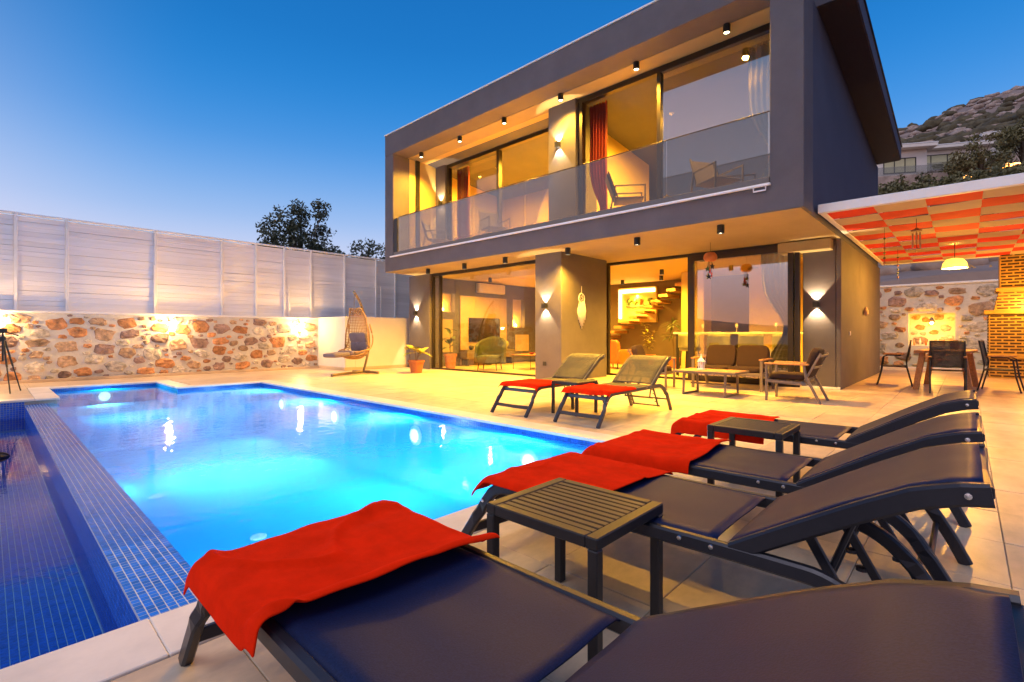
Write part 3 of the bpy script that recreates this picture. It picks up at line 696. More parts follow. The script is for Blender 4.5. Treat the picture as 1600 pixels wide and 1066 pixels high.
for a, b in zip(posts[:-1], posts[1:]):
    L = b - a + .01; key = round(L, 3)
    if key not in sl_me:
        pz = (FZ1 - FZ0) / NS; sl_me[key] = MB().cbox(-L / 2, L / 2, -.012, .012, -pz / 2 + .0012, pz / 2 - .0012, .002).mesh('slat'); sl_me[key].materials.append(M['fence_white'])
    for k in range(NS):
        o = put_mesh('slat', sl_me[key], None, fence); pz = (FZ1 - FZ0) / NS
        o.location = ((a + b) / 2 + 4.0, rng.uniform(-.005, .005), FZ0 + (k + .5) * pz - 1.6 + rng.uniform(-.006, .006)); o.rotation_euler = (rng.uniform(-.012, .012), rng.uniform(-.0012, .0012), 0)
for p in posts: MB().cbox(p - .03, p + .03, 15.86, 15.92, FZ0 - .05, FZ1 + .03, .006).put('post', M['white_paint'], fence, world=True)
for (p, z1) in ((3.02, 2.95), (6.56, 2.7), (9.90, 2.85)): MB().cbox(p, p + .05, 15.83, 15.859, FZ0 - .04, z1, .005).put('post', M['white_paint'], fence, world=True)
cbx('backing', M['fence_white'], fence, -3.9, 12.05, 15.975, 15.99, FZ0 - .02, FZ1 + .01)  # sheet added behind the slats so gaps look shaded instead of showing sky
cbx('top_rail', M['white_paint'], fence, -3.9, 12.1, 15.87, 15.99, FZ1 + .032, FZ1 + .075)
for (x, lab) in ((.05, 'bare bulb lamp at the top of the stone wall beside the tripod'), (3.3, 'bare bulb lamp on the middle of the stone wall'), (6.8, 'bare bulb lamp on the stone wall beside the white rendered wall')):
    t = thing('bulb_lamp', lab, 'wall lamp', (x, WY - .004, 1.42))
    b = MB(); b.tube([(0, 0, .10), (0, -.05, .115), (0, -.11, .10), (0, -.13, .07)], .009, 8); b.lathe([(.02, 0), (.024, .02), (.024, .05), (.01, .06)], (0, -.13, .01), 12); b.lathe([(.045, 0), (.045, .01)], (0, 0, 0), 14)
    b.put('bracket', M['black'], t)
    MB().lathe([(.004, -.075), (.030, -.068), (.045, -.04), (.038, -.005), (.02, .012)], (0, -.13, 0), 16).put('bulb', M['bulb'], t, smooth=True)
    light('POINT', 44, (1, .58, .20), (0, -.19, -.035), t, shadow_soft_size=.045)

# ================================================================== LOUNGERS, TOWELS, SIDE TABLES
LW = .65                                              # lounger width
def make_lounger(label, ang, fm, tm, group=None):
    """local frame: x = from foot to head, y across (0..LW), z up"""
    t = thing('sun_lounger', label, 'sun lounger', group=group)
    path = spline([(.0, 0), (.12, .165), (.22, .31), (.30, .362), (.46, .374), (1.0, .376), (1.48, .380), (1.64, .368), (1.76, .29), (1.86, .14), (1.93, 0)], 5)
    for sgn, y in (('a', .018), ('b', LW - .018)):
        # foot leg + rail + rear leg are one bent profile
        pts = [(p.x, y + (-.012 if sgn == 'a' else .012) * (1 if (p.x < .15 or p.x > 1.8) else 0), p.y) for p in path]
        MB().bar(pts, .036, .052, up=(0, 1, 0) if False else (0, 0, 1), b=.008).put('side_rail', fm, t, smooth=False)
    b = MB()
    b.bar([(.24, .03, .318), (.24, LW - .03, .318)], .03, .045)
    b.put('foot_bar', fm, t)
    MB().bar([(.085, .02, .115), (.10, LW / 2, .108), (.085, LW - .02, .115)], .022, .045).put('foot_brace', fm, t)
    MB().bar([(1.34, .03, .372), (1.34, LW - .03, .372)], .03, .03).put('cross_bar', fm, t)
    MB().tube([(1.82, .02, .17), (1.82, LW - .02, .17)], .012, 8).put('rear_brace', fm, t)
    # seat sling, slightly hollow
    def seat(u, v):
        x = lerp(.235, 1.305, v); y = lerp(.030, LW - .030, u)
        e = min(u, 1 - u); s = min(1, e / .06)
        return (x, y, 0.404 + .0035 * noise.noise(Vector((x * 5, y * 7, 2.2))) - .018 * math.sin(u * math.pi) * math.sin(v * math.pi) - (.014 * (1 - s) ** 2) - (.018 * max(0, 1 - v / .03)))
    o = MB().grid(seat, 22, 24).put('seat_sling', tm, t, smooth=True); mod(o, 'SOLIDIFY', thickness=.005, offset=-1)
    for vv in (.035, .965):      # stitched hems across the sling
        MB().bar([Vector(seat(lerp(.06, .94, k / 12), vv)) + Vector((0, 0, .0005)) for k in range(13)], .010, .005).put('hem', M['seam'], t)
    # backrest
    a = math.radians(ang); hx, hz_ = 1.365, .385
    prof = [(0, 0), (.2, .004), (.40, .006), (.54, .002), (.62, -.014), (.69, -.040)]
    def bp(s, d=0):
        s = s * .69; i = max(k for k in range(len(prof)) if prof[k][0] <= s + 1e-9); i = min(i, len(prof) - 2)
        tt = (s - prof[i][0]) / (prof[i + 1][0] - prof[i][0]); tt2 = tt * tt * (3 - 2 * tt) * .4 + tt * .6; q = lerp(prof[i][1], prof[i + 1][1], tt2) + d
        return (hx + s * math.cos(a) - q * math.sin(a), hz_ + s * math.sin(a) + q * math.cos(a))
    for y in (.020, LW - .020):
        MB().bar([(*bp(k / 14)[:1], y, bp(k / 14)[1]) for k in range(15)], .036, .058, b=.008).put('back_rail', fm, t)
    def back(u, v):
        s = lerp(.012, 1.0, v); p = bp(s, .031 - .020 * math.sin(u * math.pi) * math.sin(min(1, v * 1.0) * math.pi)); y = lerp(.030, LW - .030, u)
        e = min(u, 1 - u); sh = .006 * max(0, 1 - e / .05) ** 2
        return (p[0], y, p[1] - sh + .003 * noise.noise(Vector((s * 5, y * 7, 6.2))))
    o = MB().grid(back, 22, 24).put('back_sling', tm, t, smooth=True); mod(o, 'SOLIDIFY', thickness=.005, offset=-1)
    p = bp(.985); MB().bar([(p[0], .03, p[1] + .004), (p[0] - .004, LW / 2, p[1] - .012), (p[0], LW - .03, p[1] + .004)], .03, .03).put('head_bar', fm, t)
    for vv in (.03, .90, .955): MB().bar([Vector(back(lerp(.05, .95, k / 12), vv)) + Vector((0, 0, .0005)) for k in range(13)], .007, .005).put('hem', M['seam'], t)
    for y in (.045, LW - .045):     # stitched edge along both rails
        MB().bar([Vector(seat(.035 if y < .3 else .965, lerp(.04, .96, k / 10))) + Vector((0, 0, .0005)) for k in range(11)], .005, .005).put('edge_seam', M['seam'], t)
        MB().bar([Vector(back(.035 if y < .3 else .965, lerp(.03, .95, k / 12))) + Vector((0, 0, .0005)) for k in range(13)], .005, .005).put('edge_seam', M['seam'], t)
    # adjusting stay: two notched bars and a cross rod
    q = bp(.52, -.03)
    for y in (.13, LW - .13):
        m_ = MB(); p0, p1 = Vector((q[0] - .16, y, q[1] - .10)), Vector((1.78, y, .06))
        p0 = Vector((bp(.30, -.03)[0], y, bp(.30, -.03)[1])); m_.bar([p0, p0.lerp(p1, .5), p1], .014, .032)
        for k in range(4):
            c = p0.lerp(p1, .34 + .14 * k); m_.lathe([(.004, -.007), (.019, -.006), (.019, .006), (.004, .007)], (c.x - .014, c.y, c.z - .030), 10)
        m_.put('notched_bar', fm, t)
        MB().tube([(q[0], y + .02, q[1]), (1.56, y + .02, .20)], .010, 8).put('stay', fm, t)
    MB().tube([(1.56, .10, .20), (1.56, LW - .10, .20)], .011, 8).put('stay_rod', fm, t)
    MB().tube([(1.775, .10, .065), (1.775, LW - .10, .065)], .011, 8).put('lower_rod', fm, t)
    bolts = [(1.30, .385), (1.19, .385), (.19, .285)] + [(bp(.94)[0], bp(.94)[1])]
    for (x, z) in bolts:
        for y, sg in ((-.001, -1), (LW + .001, 1)):
            o = MB().lathe([(.002, 0), (.0095, 0), (.008, .004), (.002, .005)], (0, 0, 0), 10).put('bolt', M['bolt'], t); o.location = (x, y, z); o.rotation_euler = (R(90) if sg < 0 else R(-90), 0, 0)
    return t
def put_at(t, loc, rz): t.location = loc; t.rotation_euler = (0, 0, rz); return t
# near row: foot end at the pool, heads toward -Y.  local x -> -Y, local y -> +X
GN = 'navy loungers along the short pool edge'
l1 = make_lounger('dark navy mesh lounger with the rumpled towel that has a rolled hem', 28, M['lounger_frame'], M['textilene'], GN)
FOOT = 1.93
put_at(l1, (.45, FOOT, 0), R(-90))
l2 = make_lounger('', 31, M['lounger_frame'], M['textilene'], GN)
near_x = [.45, 1.66, 2.55, 3.81]
labs = [None, 'dark navy mesh lounger beside the large slatted table, its back rack exposed', 'dark navy mesh lounger between two other navy loungers without a table on its pool side', 'dark navy mesh lounger behind the second slatted table, towel hanging over its side']
for k in (1, 2, 3):
    c = l2 if k == 1 else copy_tree(l2); put_at(c, (near_x[k], FOOT, 0), R(-90)); c['label'] = labs[k]
# far pair: foot end at the pool, heads toward the house (+X)
l5 = make_lounger('taupe mesh lounger in front of the deep pillar beside the small dark table', 36, M['lounger_frame_far'], M['textilene_far'], 'taupe loungers in front of the house')
put_at(l5, (4.87, 4.28, 0), 0)
c = copy_tree(l5); put_at(c, (4.88, 3.16, 0), 0); c['label'] = 'taupe mesh lounger beside the coffee table with its back to the patio sofa'

def towel(label, seed, x0, x1, over_a, over_b, lift=.012, fold=.012, roll=0, group='red towels on the loungers', skew=0.):
    """local lounger frame. x0..x1 along, hanging over the rails by over_a / over_b"""
    rr = random.Random(seed); ph = [rr.uniform(0, 6.28) for _ in range(8)]
    NU, NV = 72, 56; tot = over_a + LW + over_b
    def fn(u, v):
        s = u * tot - over_a                                   # arc length across, 0..LW on the seat
        wob = .016 * math.sin(4 * u + ph[0]) + .006 * math.sin(9 * u + ph[1])
        x = lerp(x0 + wob * .6, x1 + wob + skew * (u - .5), v)
        def drape(d):                                          # d = arc length past the rail edge
            r_ = .035
            if d < r_ * 1.57: th = d / r_; return r_ * math.sin(th), -r_ * (1 - math.cos(th))
            return r_ + (d - r_ * 1.57) * .18, -r_ - (d - r_ * 1.57) * .98
        if s < 0: dx, dz = drape(-s); y, z = -dx, dz
        elif s > LW: dx, dz = drape(s - LW); y, z = LW + dx, dz
        else: y, z = s, -.012 * math.sin(s / LW * math.pi) * 0
        nz = noise.noise(Vector((x * 5.5 + seed * 3.1, s * 4.2, seed))) * .5 + noise.noise(Vector((x * 13 + seed, s * 10, seed * 2.0))) * .25
        crease = abs(noise.noise(Vector((x * 3.2 - s * 2.2 + seed, s * 3.4 + x * 1.3, seed + 5.5)))); crease = max(0, .16 - crease) / .16
        z += lift + (fold if 0 <= s <= LW else fold * .35) * (.8 * nz + .7 * crease ** 2) + .004
        # foot end bends down over the end bar
        if x < .235: d = .235 - x; z -= d * .55 + d * d * 4
        # rolled hem toward the head
        if roll and v > .86:
            th = (v - .86) / .14; rs = roll * (1 + .5 * (u - .5)); z += rs * math.sin(th * 2.2) * 1.1; x -= rs * .5 * th * th * (.6 + .4 * math.sin(3 * u + ph[2]))
        return (x, y, .404 + z)
    o = MB().grid(fn, NU, NV).put('towel', M['towel'], smooth=True)
    mod(o, 'SOLIDIFY', thickness=.007, offset=1); mod(o, 'SUBSURF', levels=1, render_levels=1)
    tag(o, label, 'towel', group); return o
tw = [('red towel with deep creases and a rolled hem on the lounger nearest the overflow wall', 11, .17, .80, .10, .02, .016, .030, .030, .10),
      ('smooth red towel partly hidden by the large slatted table', 12, .14, .82, .05, .04, .012, .014, .0, .05),
      ('red towel draped square over the lounger between the two slatted tables', 13, .16, .85, .085, .03, .012, .012, .012, .0),
      ('red towel hanging far down the side of the lounger behind the second slatted table', 14, .17, .84, .125, .02, .012, .016, .0, -.06)]
for k, a in enumerate(tw):
    o = towel(a[0], a[1], a[2], a[3], a[4], a[5], a[6], a[7], a[8], skew=a[9]); put_at(o, (near_x[k], FOOT, 0), R(-90))
o = towel('red towel lying flat on the taupe lounger in front of the deep pillar', 15, .17, .86, .055, .05, .012, .012); put_at(o, (4.87, 4.28, 0), 0)
o = towel('red towel lying flat on the taupe lounger beside the coffee table', 16, .17, .84, .05, .05, .012, .014); put_at(o, (4.88, 3.16, 0), 0)

def side_table(label, loc, w=.46, d=.50, h=.455, m='table_metal'):
    """slatted square table; local x = across, y = along the slats' rail"""
    t = thing('side_table', label, 'side table', loc)
    mm = M[m]; L = .038
    for (x, y) in ((0, 0), (w - L, 0), (0, d - L), (w - L, d - L)): MB().cbox(x, x + L, y, y + L, 0, h - .0405, .004).put('leg', mm, t)
    f = MB(); f.cbox(0, w, 0, .045, h - .04, h, .004); f.cbox(0, w, d - .045, d, h - .04, h, .004); f.cbox(0, .042, .0455, d - .0455, h - .04, h, .004); f.cbox(w - .042, w, .0455, d - .0455, h - .04, h, .004)
    f.put('top_frame', mm, t)
    n = 10; pw = (w - .088) / n
    me = MB().cbox(-pw / 2 + .0035, pw / 2 - .0035, .046, d - .046, h - .016, h - .002, .003).mesh('slat'); me.materials.append(mm)
    for k in range(n): o = put_mesh('slat', me, None, t); o.location = (.044 + (k + .5) * pw, 0, 0)
    MB().box(.043, w - .043, d / 2 - .02, d / 2 + .02, h - .030, h - .018).put('cross_bar', mm, t)
    return t
side_table('large looking dark slatted side table between the two loungers closest to the overflow wall', (1.305, .85, 0))
side_table('dark slatted side table standing against the lounger with the hanging towel', (3.33, .83, 0), w=.455, d=.46, h=.488)
side_table('small dark side table between the two taupe loungers in front of the house', (5.38, 3.815, 0), w=.50, d=.44)

# ================================================================== PATIO SET
def cushion(m_, x0, x1, y0, y1, z0, z1, puff=.02, n=8):
    """soft box"""
    cx_, cy_, cz_ = (x0 + x1) / 2, (y0 + y1) / 2, (z0 + z1) / 2; a, b, c = (x1 - x0) / 2, (y1 - y0) / 2, (z1 - z0) / 2
    base_ = len(m_.v)
    def fn(u, v):
        th = u * 2 * math.pi; ph = (v - .5) * math.pi
        def se(w, e): return math.copysign(abs(w) ** e, w)
        return (cx_ + a * se(math.cos(ph), .28) * se(math.cos(th), .28), cy_ + b * se(math.cos(ph), .28) * se(math.sin(th), .28), cz_ + c * se(math.sin(ph), .55))
    m_.grid(fn, 32, 12); return m_
def armchair(label, loc, rz, width=.66, seats=1, name='patio_armchair', cat='armchair', group=None, ch=None):
    """local: seat faces -y; x across"""
    t = thing(name, label, cat, loc, rz, group); fm = M['frame_taupe']; W = width / 2; D = .68
    for s in (-1, 1):
        x = s * (W - .025)
        MB().bar([(x, -D / 2, 0), (x, -D / 2, .60)], .05, .035, up=(0, 1, 0)).put('leg', fm, t)
        MB().bar([(x, D / 2 + .10, 0), (x, D / 2 - .10, .42), (x, D / 2 - .13, .60)], .05, .035, up=(0, 1, 0)).put('leg', fm, t)
        MB().bar([(x, -D / 2 + .018, .33), (x, D / 2 - .09, .30)], .04, .05).put('side_rail', fm, t)
        MB().cbox(x - .04, x + .04, -D / 2 - .03, D / 2 - .06, .602, .632, .006).put('arm_rest', M['wood'], t)
        MB().bar([(x * .93, D / 2 - .12, .36), (x * .93, D / 2 + .10, .80)], .035, .03, up=(0, 1, 0)).put('back_post', fm, t)
    MB().bar([(-W + .04, -D / 2 + .02, .33), (W - .04, -D / 2 + .02, .33)], .03, .06).put('front_rail', fm, t)
    for k in range(3):
        q = .38 + .19 * k; MB().bar([(-W * .9, D / 2 - .10 + .10 * k, q), (W * .9, D / 2 - .10 + .10 * k, q)], .02, .035).put('back_slat', fm, t)
    for k in range(4):
        yy = lerp(-D / 2 + .08, D / 2 - .16, k / 3); MB().bar([(-W + .04, yy, .335), (W - .04, yy, .335)], .05, .014).put('seat_slat', fm, t)
    sw_ = (width - .12) / seats
    for k in range(seats):
        x0 = -W + .06 + k * sw_
        cushion(MB(), x0 + .006, x0 + sw_ - .006, -D / 2 + .01, D / 2 - .09, .345, .465).put('seat_cushion', M['cushion_brown'], t, smooth=True)
        o = cushion(MB(), x0 + .008, x0 + sw_ - .008, -.06, .07, -.02, .46).put('back_cushion', M['cushion_brown'], t, smooth=True); o.location = (0, D / 2 - .12, .44); o.rotation_euler = (R(-18), 0, 0)
    return t
armchair('brown cushioned patio armchair beside the right hand pier', (9.22, 2.12, 0), R(180), .64)
armchair('brown cushioned patio armchair half hidden behind the taupe lounger', (9.35, 4.72, 0), R(8), .60)
armchair('two seat patio sofa with dark brown cushions in front of the mirroring pane', (10.30, 3.49, 0), R(-90), 1.36, 2, 'patio_sofa', 'sofa')
t = thing('coffee_table', 'patio coffee table with wooden top and sled legs', 'coffee table', (9.05, 3.44, 0))
for s in (-1, 1):
    MB().bar([(-.30, s * .37, .40), (-.33, s * .37, .018), (.33, s * .37, .018), (.30, s * .37, .40)], .04, .036, up=(0, 1, 0)).put('leg', M['frame_taupe'], t)
MB().bar([(-.02, -.36, .20), (-.02, .36, .20)], .03, .03).put('stretcher', M['frame_taupe'], t)
f = MB(); f.cbox(-.36, .36, -.56, -.53, .40, .445, .004); f.cbox(-.36, .36, .53, .56, .40, .445, .004); f.cbox(-.36, -.33, -.529, .529, .40, .445, .004); f.cbox(.33, .36, -.529, .529, .40, .445, .004); f.put('top_frame', M['frame_taupe'], t)
for k in range(6): MB().cbox(-.328 + k * .1094, -.328 + (k + 1) * .1094 - .004, -.528, .528, .425, .450, .003).put('plank', M['wood'], t)
t = thing('lantern', 'small white pierced metal lantern standing on the coffee table', 'lantern', (9.02, 3.60, .4505))
b = MB(); b.cbox(-.06, .06, -.06, .06, 0, .02, .004); b.cbox(-.055, .055, -.055, .055, .145, .16, .004); b.put('base', M['white_paint'], t)
b = MB()
for k in range(8):
    a = k * math.pi / 4; b.bar([(.05 * math.cos(a), .05 * math.sin(a), .02), (.052 * math.cos(a), .052 * math.sin(a), .145)], .014, .006)
b.put('side_bar', M['white_paint'], t)
MB().lathe([(.06, .161), (.055, .175), (.035, .20), (.016, .222), (.010, .235), (.014, .245), (.004, .255)], n=16).put('roof', M['white_paint'], t)
o = MB().tube([(.022 * math.cos(a), 0, .272 + .022 * math.sin(a)) for a in [k * math.pi / 8 for k in range(17)]], .003, 6, up=(0, 1, 0)).put('ring', M['white_paint'], t)
MB().lathe([(.022, .0205), (.022, .09), (.004, .092)], n=14).put('candle', M['white_gloss'], t)

# ================================================================== DINING CORNER
def dining_chair(label, loc, rz):
    t = thing('dining_chair', label, 'chair', loc, rz, None); fm = M['black']
    for s in (-1, 1):
        x = s * .25
        MB().tube([(x, -.27, 0), (x, -.20, .30), (x, -.16, .62), (x, -.08, .66), (x, .14, .655)], .014, 8).put('leg', fm, t)
        MB().tube([(x, .33, 0), (x, .24, .40), (x, .23, .55), (x, .31, .98)], .014, 8).put('leg', fm, t)
        MB().cbox(x - .025, x + .025, -.17, .20, .668, .69, .008).put('arm_rest', M['wood'], t)
        MB().tube([(x, -.185, .42), (x, .235, .41)], .012, 8).put('seat_rail', fm, t)
    MB().tube([(-.25, .24, .41), (.25, .24, .41)], .012, 8).put('cross_bar', fm, t); MB().tube([(-.25, .30, .97), (.25, .30, .97)], .012, 8).put('top_bar', fm, t)
    o = MB().grid(lambda u, v: (lerp(-.245, .245, u), lerp(-.20, .235, v), .432 - .018 * math.sin(u * 3.14) * math.sin(v * 3.14)), 8, 8).put('seat', M['textilene_far'], t, smooth=True); mod(o, 'SOLIDIFY', thickness=.006)
    o = MB().grid(lambda u, v: (lerp(-.245, .245, u), lerp(.235, .312, v) + .02 * math.sin(u * 3.14) * math.sin(v * 3.14), lerp(.47, .985, v)), 8, 8).put('backrest', M['textilene_far'], t, smooth=True); mod(o, 'SOLIDIFY', thickness=.006)
    return t
dining_chair('mesh dining chair with its back turned, at the near end of the wooden table', (12.30, .26, 0), R(-88))
dining_chair('mesh dining chair on the house wall side of the wooden table', (13.5, 1.18, 0), R(184))
dining_chair('mesh dining chair on the brick chimney side of the wooden table', (13.45, -.52, 0), R(-8))
t = thing('dining_table', 'chunky wooden dining table with splayed legs below the pergola', 'table', (13.5, .30, 0), R(-4))
for k in range(5): MB().cbox(-.85, .85, -.42 + k * .168, -.42 + (k + 1) * .168 - .004, .735, .785, .006).put('plank', M['wood'], t)
for sx in (-1, 1):
    for sy in (-1, 1): MB().bar([(sx * .74, sy * .40, 0), (sx * .68, sy * .30, .733)], .10, .075, up=(1, 0, 0), b=.01).put('leg', M['wood'], t)
MB().bar([(-.68, 0, .70), (.68, 0, .70)], .10, .06).put('apron', M['wood'], t)
# things on the dining table
for (x, y, lab, mm) in ((13.2, .45, 'white dish on the wooden dining table', 'white_gloss'), (13.7, .18, 'orange pitcher on the wooden dining table', 'terracotta')):
    o = MB().lathe([(.05, 0), (.07, .02), (.075, .10), (.05, .17), (.06, .20)] if 'pitcher' in lab else [(.06, 0), (.12, .03), (.13, .05), (.115, .045), (.05, .012)], n=18, cap='pitcher' in lab).put('pitcher' if 'pitcher' in lab else 'dish', M[mm], smooth=True); o.location = (x, y, .786); tag(o, lab, 'pitcher' if 'pitcher' in lab else 'dish')

RX = 21.0
rw = stone_wall('stone_wall', 'field stone retaining wall with a lit niche behind the dining table', (RX, 3.2, 0), 9.0, 2.72, (0, -1, 0), (-1, 0, 0), holes=((1.78, 2.94, .74, 1.80),), seed=9, cw=.52, ch=.335, thick=.5)
MB().cbox(-.03, .5, -9.0, 0, 2.722, 2.79, .01).put('cap', M['white_paint'], rw)
o = MB().lathe([(.02, .16), (.05, .12), (.09, .0), (.085, .0), (.045, .115), (.015, .15)], n=20, cap=False).put('lamp_shade', M['frame_taupe'], smooth=True); o.location = (20.98, .83, 1.50); tag(o, 'small dark cone lamp shade hanging in the stone niche', 'lamp shade')
t = thing('bulb_lamp', 'glowing bulb below the cone shade in the stone niche', 'lamp', (20.98, .83, 1.52))
MB().lathe([(.004, -.075), (.030, -.068), (.045, -.04), (.038, -.005), (.02, .012)], n=16).put('bulb', M['bulb'], t, smooth=True)
light('POINT', 26, AMBER, (-.10, 0, -.14), t, shadow_soft_size=.05)
for k in range(7):
    o = MB().lathe([(.03, 0), (.032, .10 + .02 * (k % 3)), (.012, .15 + .02 * (k % 3)), (.012, .19 + .02 * (k % 3))], n=10).put('bottle', M[('wood_light', 'terracotta', 'white_gloss')[k % 3]], smooth=True); o.location = (21.18, .38 + .15 * k, .742)
    tag(o, 'small bottle standing in the lit stone niche', 'bottle', 'bottles in the stone niche')
turf = MB().box(19.5, 20.99, -6, 3.2, -.02, .02).put('turf_strip', M['turf']); struct(turf)
kerb = struct(MB().cbox(19.2, 19.495, -6, 3.2, -.02, .10, .01).put('kerb', M['white_paint']))

# brick barbecue chimney: dark bricks in broad ochre joints
ch = thing('brick_chimney', 'brick barbecue chimney with dark bricks and broad ochre joints', 'chimney', (17.5, -.42, 0))
CX0, CY0 = 17.5, -.42
cbx('core', M['brick_joint'], ch, CX0, CX0 + 1.1, CY0 - 1.5, CY0, 0, 1.62); cbx('ledge', M['brick_joint'], ch, CX0 - .08, CX0 + 1.15, CY0 - 1.6, CY0 + .09, 1.621, 1.72)
cbx('ledge', M['brick_joint'], ch, CX0 - .11, CX0 + .02, CY0 - 1.6, CY0 + .09, .50, .60)
m_ = MB(); 
def frust(x0, x1, y0, y1, z0, X0, X1, Y0, Y1, z1): return MB().add([(x0, y0, z0), (x1, y0, z0), (x1, y1, z0), (x0, y1, z0), (X0, Y0, z1), (X1, Y0, z1), (X1, Y1, z1), (X0, Y1, z1)], [(3, 2, 1, 0), (4, 5, 6, 7), (0, 1, 5, 4), (1, 2, 6, 5), (2, 3, 7, 6), (3, 0, 4, 7)])
frust(CX0, CX0 + 1, CY0 - 1.2, CY0 - .10, 1.721, CX0 + .10, CX0 + .8, CY0 - .80, CY0 - .19, 2.20).put('hood', M['brick_joint'], ch, world=True)
cbx('ledge', M['brick_joint'], ch, CX0 + .03, CX0 + .88, CY0 - .86, CY0 - .13, 2.201, 2.29)
cbx('stack', M['brick_joint'], ch, CX0 + .10, CX0 + .8, CY0 - .78, CY0 - .20, 2.291, 3.72)
def bricks(xf, y0, y1, z0, z1, tilt=0., face='x'):
    bw, bh, jw, jh = .20, .042, .035, .034; nz_ = int((z1 - z0) / (bh + jh)); ch_ = ch
    for j in range(nz_):
        z = z0 + (j + .5) * (z1 - z0) / nz_; off = (j % 2) * (bw + jw) / 2; y = y1 - .03 - off
        while y > y0 + .03:
            a, b = max(y - bw, y0 + .02), min(y, y1 - .02)
            if b - a > .05:
                o = MB().cbox(-.008, .02, -(b - a) / 2, (b - a) / 2, -bh / 2, bh / 2, .004).put('brick', M['brick'], ch_)
                fx = xf + tilt * (z - z0) / max(.01, z1 - z0)
                if face == 'x': o.location = (fx - CX0, (a + b) / 2 - CY0, z)
                else: o.location = ((a + b) / 2 - CX0, xf - CY0, z); o.rotation_euler = (0, 0, R(-90))
            y -= bw + jw
        if off: 
            a, b = y1 - .03 - off + jw, y1 - .02
            if b - a > .04 and face == 'x':
                o = MB().cbox(-.008, .02, -(b - a) / 2, (b - a) / 2, -bh / 2, bh / 2, .004).put('brick', M['brick'], ch_); fx = xf + tilt * (z - z0) / max(.01, z1 - z0); o.location = (fx - CX0, (a + b) / 2 - CY0, z)
bricks(CX0, CY0 - .95, CY0, .01, .49); bricks(CX0, CY0 - .95, CY0, .61, 1.61); bricks(CX0 + .005, CY0 - .85, CY0 - .12, 1.73, 2.19, .10); bricks(CX0 + .10, CY0 - .78, CY0 - .20, 2.30, 3.70)
bricks(CY0, CX0 + .02, CX0 + 1.08, .01, 1.61, face='y')

# ================================================================== PERGOLA
PGX0, PGX1, PZ = 9.40, 17.7, 3.10
pg = thing('pergola', 'white timber pergola roofed with woven red and white cloth strips', 'pergola', (PGX0, 1.8, 0))
cbx('beam', M['white_paint'], pg, PGX0 - .10, PGX0 + .0, -4.6, 1.79, PZ - .01, PZ + .135, .008)
cbx('beam', M['white_paint'], pg, PGX0 + .003, PGX1, 1.70, 1.79, PZ + .0, PZ + .13, .008)
cbx('beam', M['white_paint'], pg, PGX1 - .10, PGX1, -4.6, 1.697, PZ + .0, PZ + .13, .008)
cols = [1.70, 1.07, .455, -.17, -.80, -1.43, -2.06, -2.69]; NR = 12; RP = (PGX1 - PGX0 - .1) / NR
for y in cols[1:]: cbx('rafter', M['white_paint'], pg, PGX0 + .004, PGX1 - .11, y - .018, y + .018, PZ + .04, PZ + .10, .004)
for j in range(NR + 1): 
    MB().tube([(PGX0 + .01 + j * RP, 1.69, PZ + .055), (PGX0 + .01 + j * RP, -3.3, PZ + .055)], .006, 6).put('wire', M['white_paint'], pg, world=True)
def cloth_me(sag, tilt, name):
    q = MB().grid(lambda u, v: (lerp(-RP / 2 - .004, RP / 2 + .004, v), lerp(-.315, .315, u), -sag * math.sin(v * math.pi) + tilt * (v - .5) + .002 * math.sin(u * 9)), 6, 6).mesh(name)
    q.polygons.foreach_set('use_smooth', [True] * len(q.polygons)); return q
cm = {'r': cloth_me(.006, .0, 'cloth'), 'w': cloth_me(.010, .0, 'cloth')}
cm['r'].materials.append(M['fabric_red']); cm['w'].materials.append(M['fabric_white'])
for i in range(len(cols) - 1):
    for j in range(NR):
        kx = 'r' if (i + j) % 2 == 0 else 'w'
        o = put_mesh('cloth_strip', cm[kx], None, pg); o.location = (PGX0 + .03 + (j + .5) * RP - PGX0, (cols[i] + cols[i + 1]) / 2 - 1.8, PZ + (.026 if kx == 'r' else .022) + rng.uniform(-.003, .003)); o.rotation_euler = (rng.uniform(-.02, .02), rng.uniform(-.015, .015), 0)
for y in (-4.4, ): cbx('post', M['white_paint'], pg, PGX0 - .09, PGX0 - .01, y, y + .1, 0, PZ - .012)
t = thing('pendant_lamp', 'glowing yellow basket pendant hanging below the pergola', 'pendant lamp', (14.6, .19, 2.62))
MB().lathe([(.05, .17), (.14, .15), (.20, .07), (.225, -.05), (.21, -.05), (.185, .065), (.13, .135), (.04, .155)], n=22, cap=False).put('shade', emit('shade_glow', (1, .50, .05), 1.6), t, smooth=True)
MB().tube([(0, 0, .16), (0, 0, .52)], .006, 6).put('cord', M['black'], t)
MB().lathe([(.004, -.06), (.035, -.045), (.05, 0), (.03, .05), (.015, .07)], n=14).put('bulb', M['bulb'], t, smooth=True)
light('POINT', 300, AMBER, (0, 0, -.10), t, shadow_soft_size=.08)
t = thing('chimney_lamp', 'small bright lamp fixed to the front of the brick chimney', 'lamp', (17.37, -1.12, 1.84))
MB().lathe([(.004, -.06), (.035, -.045), (.05, 0), (.03, .05), (.015, .07)], n=14).put('bulb', M['bulb'], t, smooth=True); MB().tube([(.0, 0, .05), (.06, 0, .10), (.13, 0, .10)], .01, 6).put('bracket', M['black'], t)
light('POINT', 34, AMBER, (-.30, 0, 0), t, shadow_soft_size=.06)
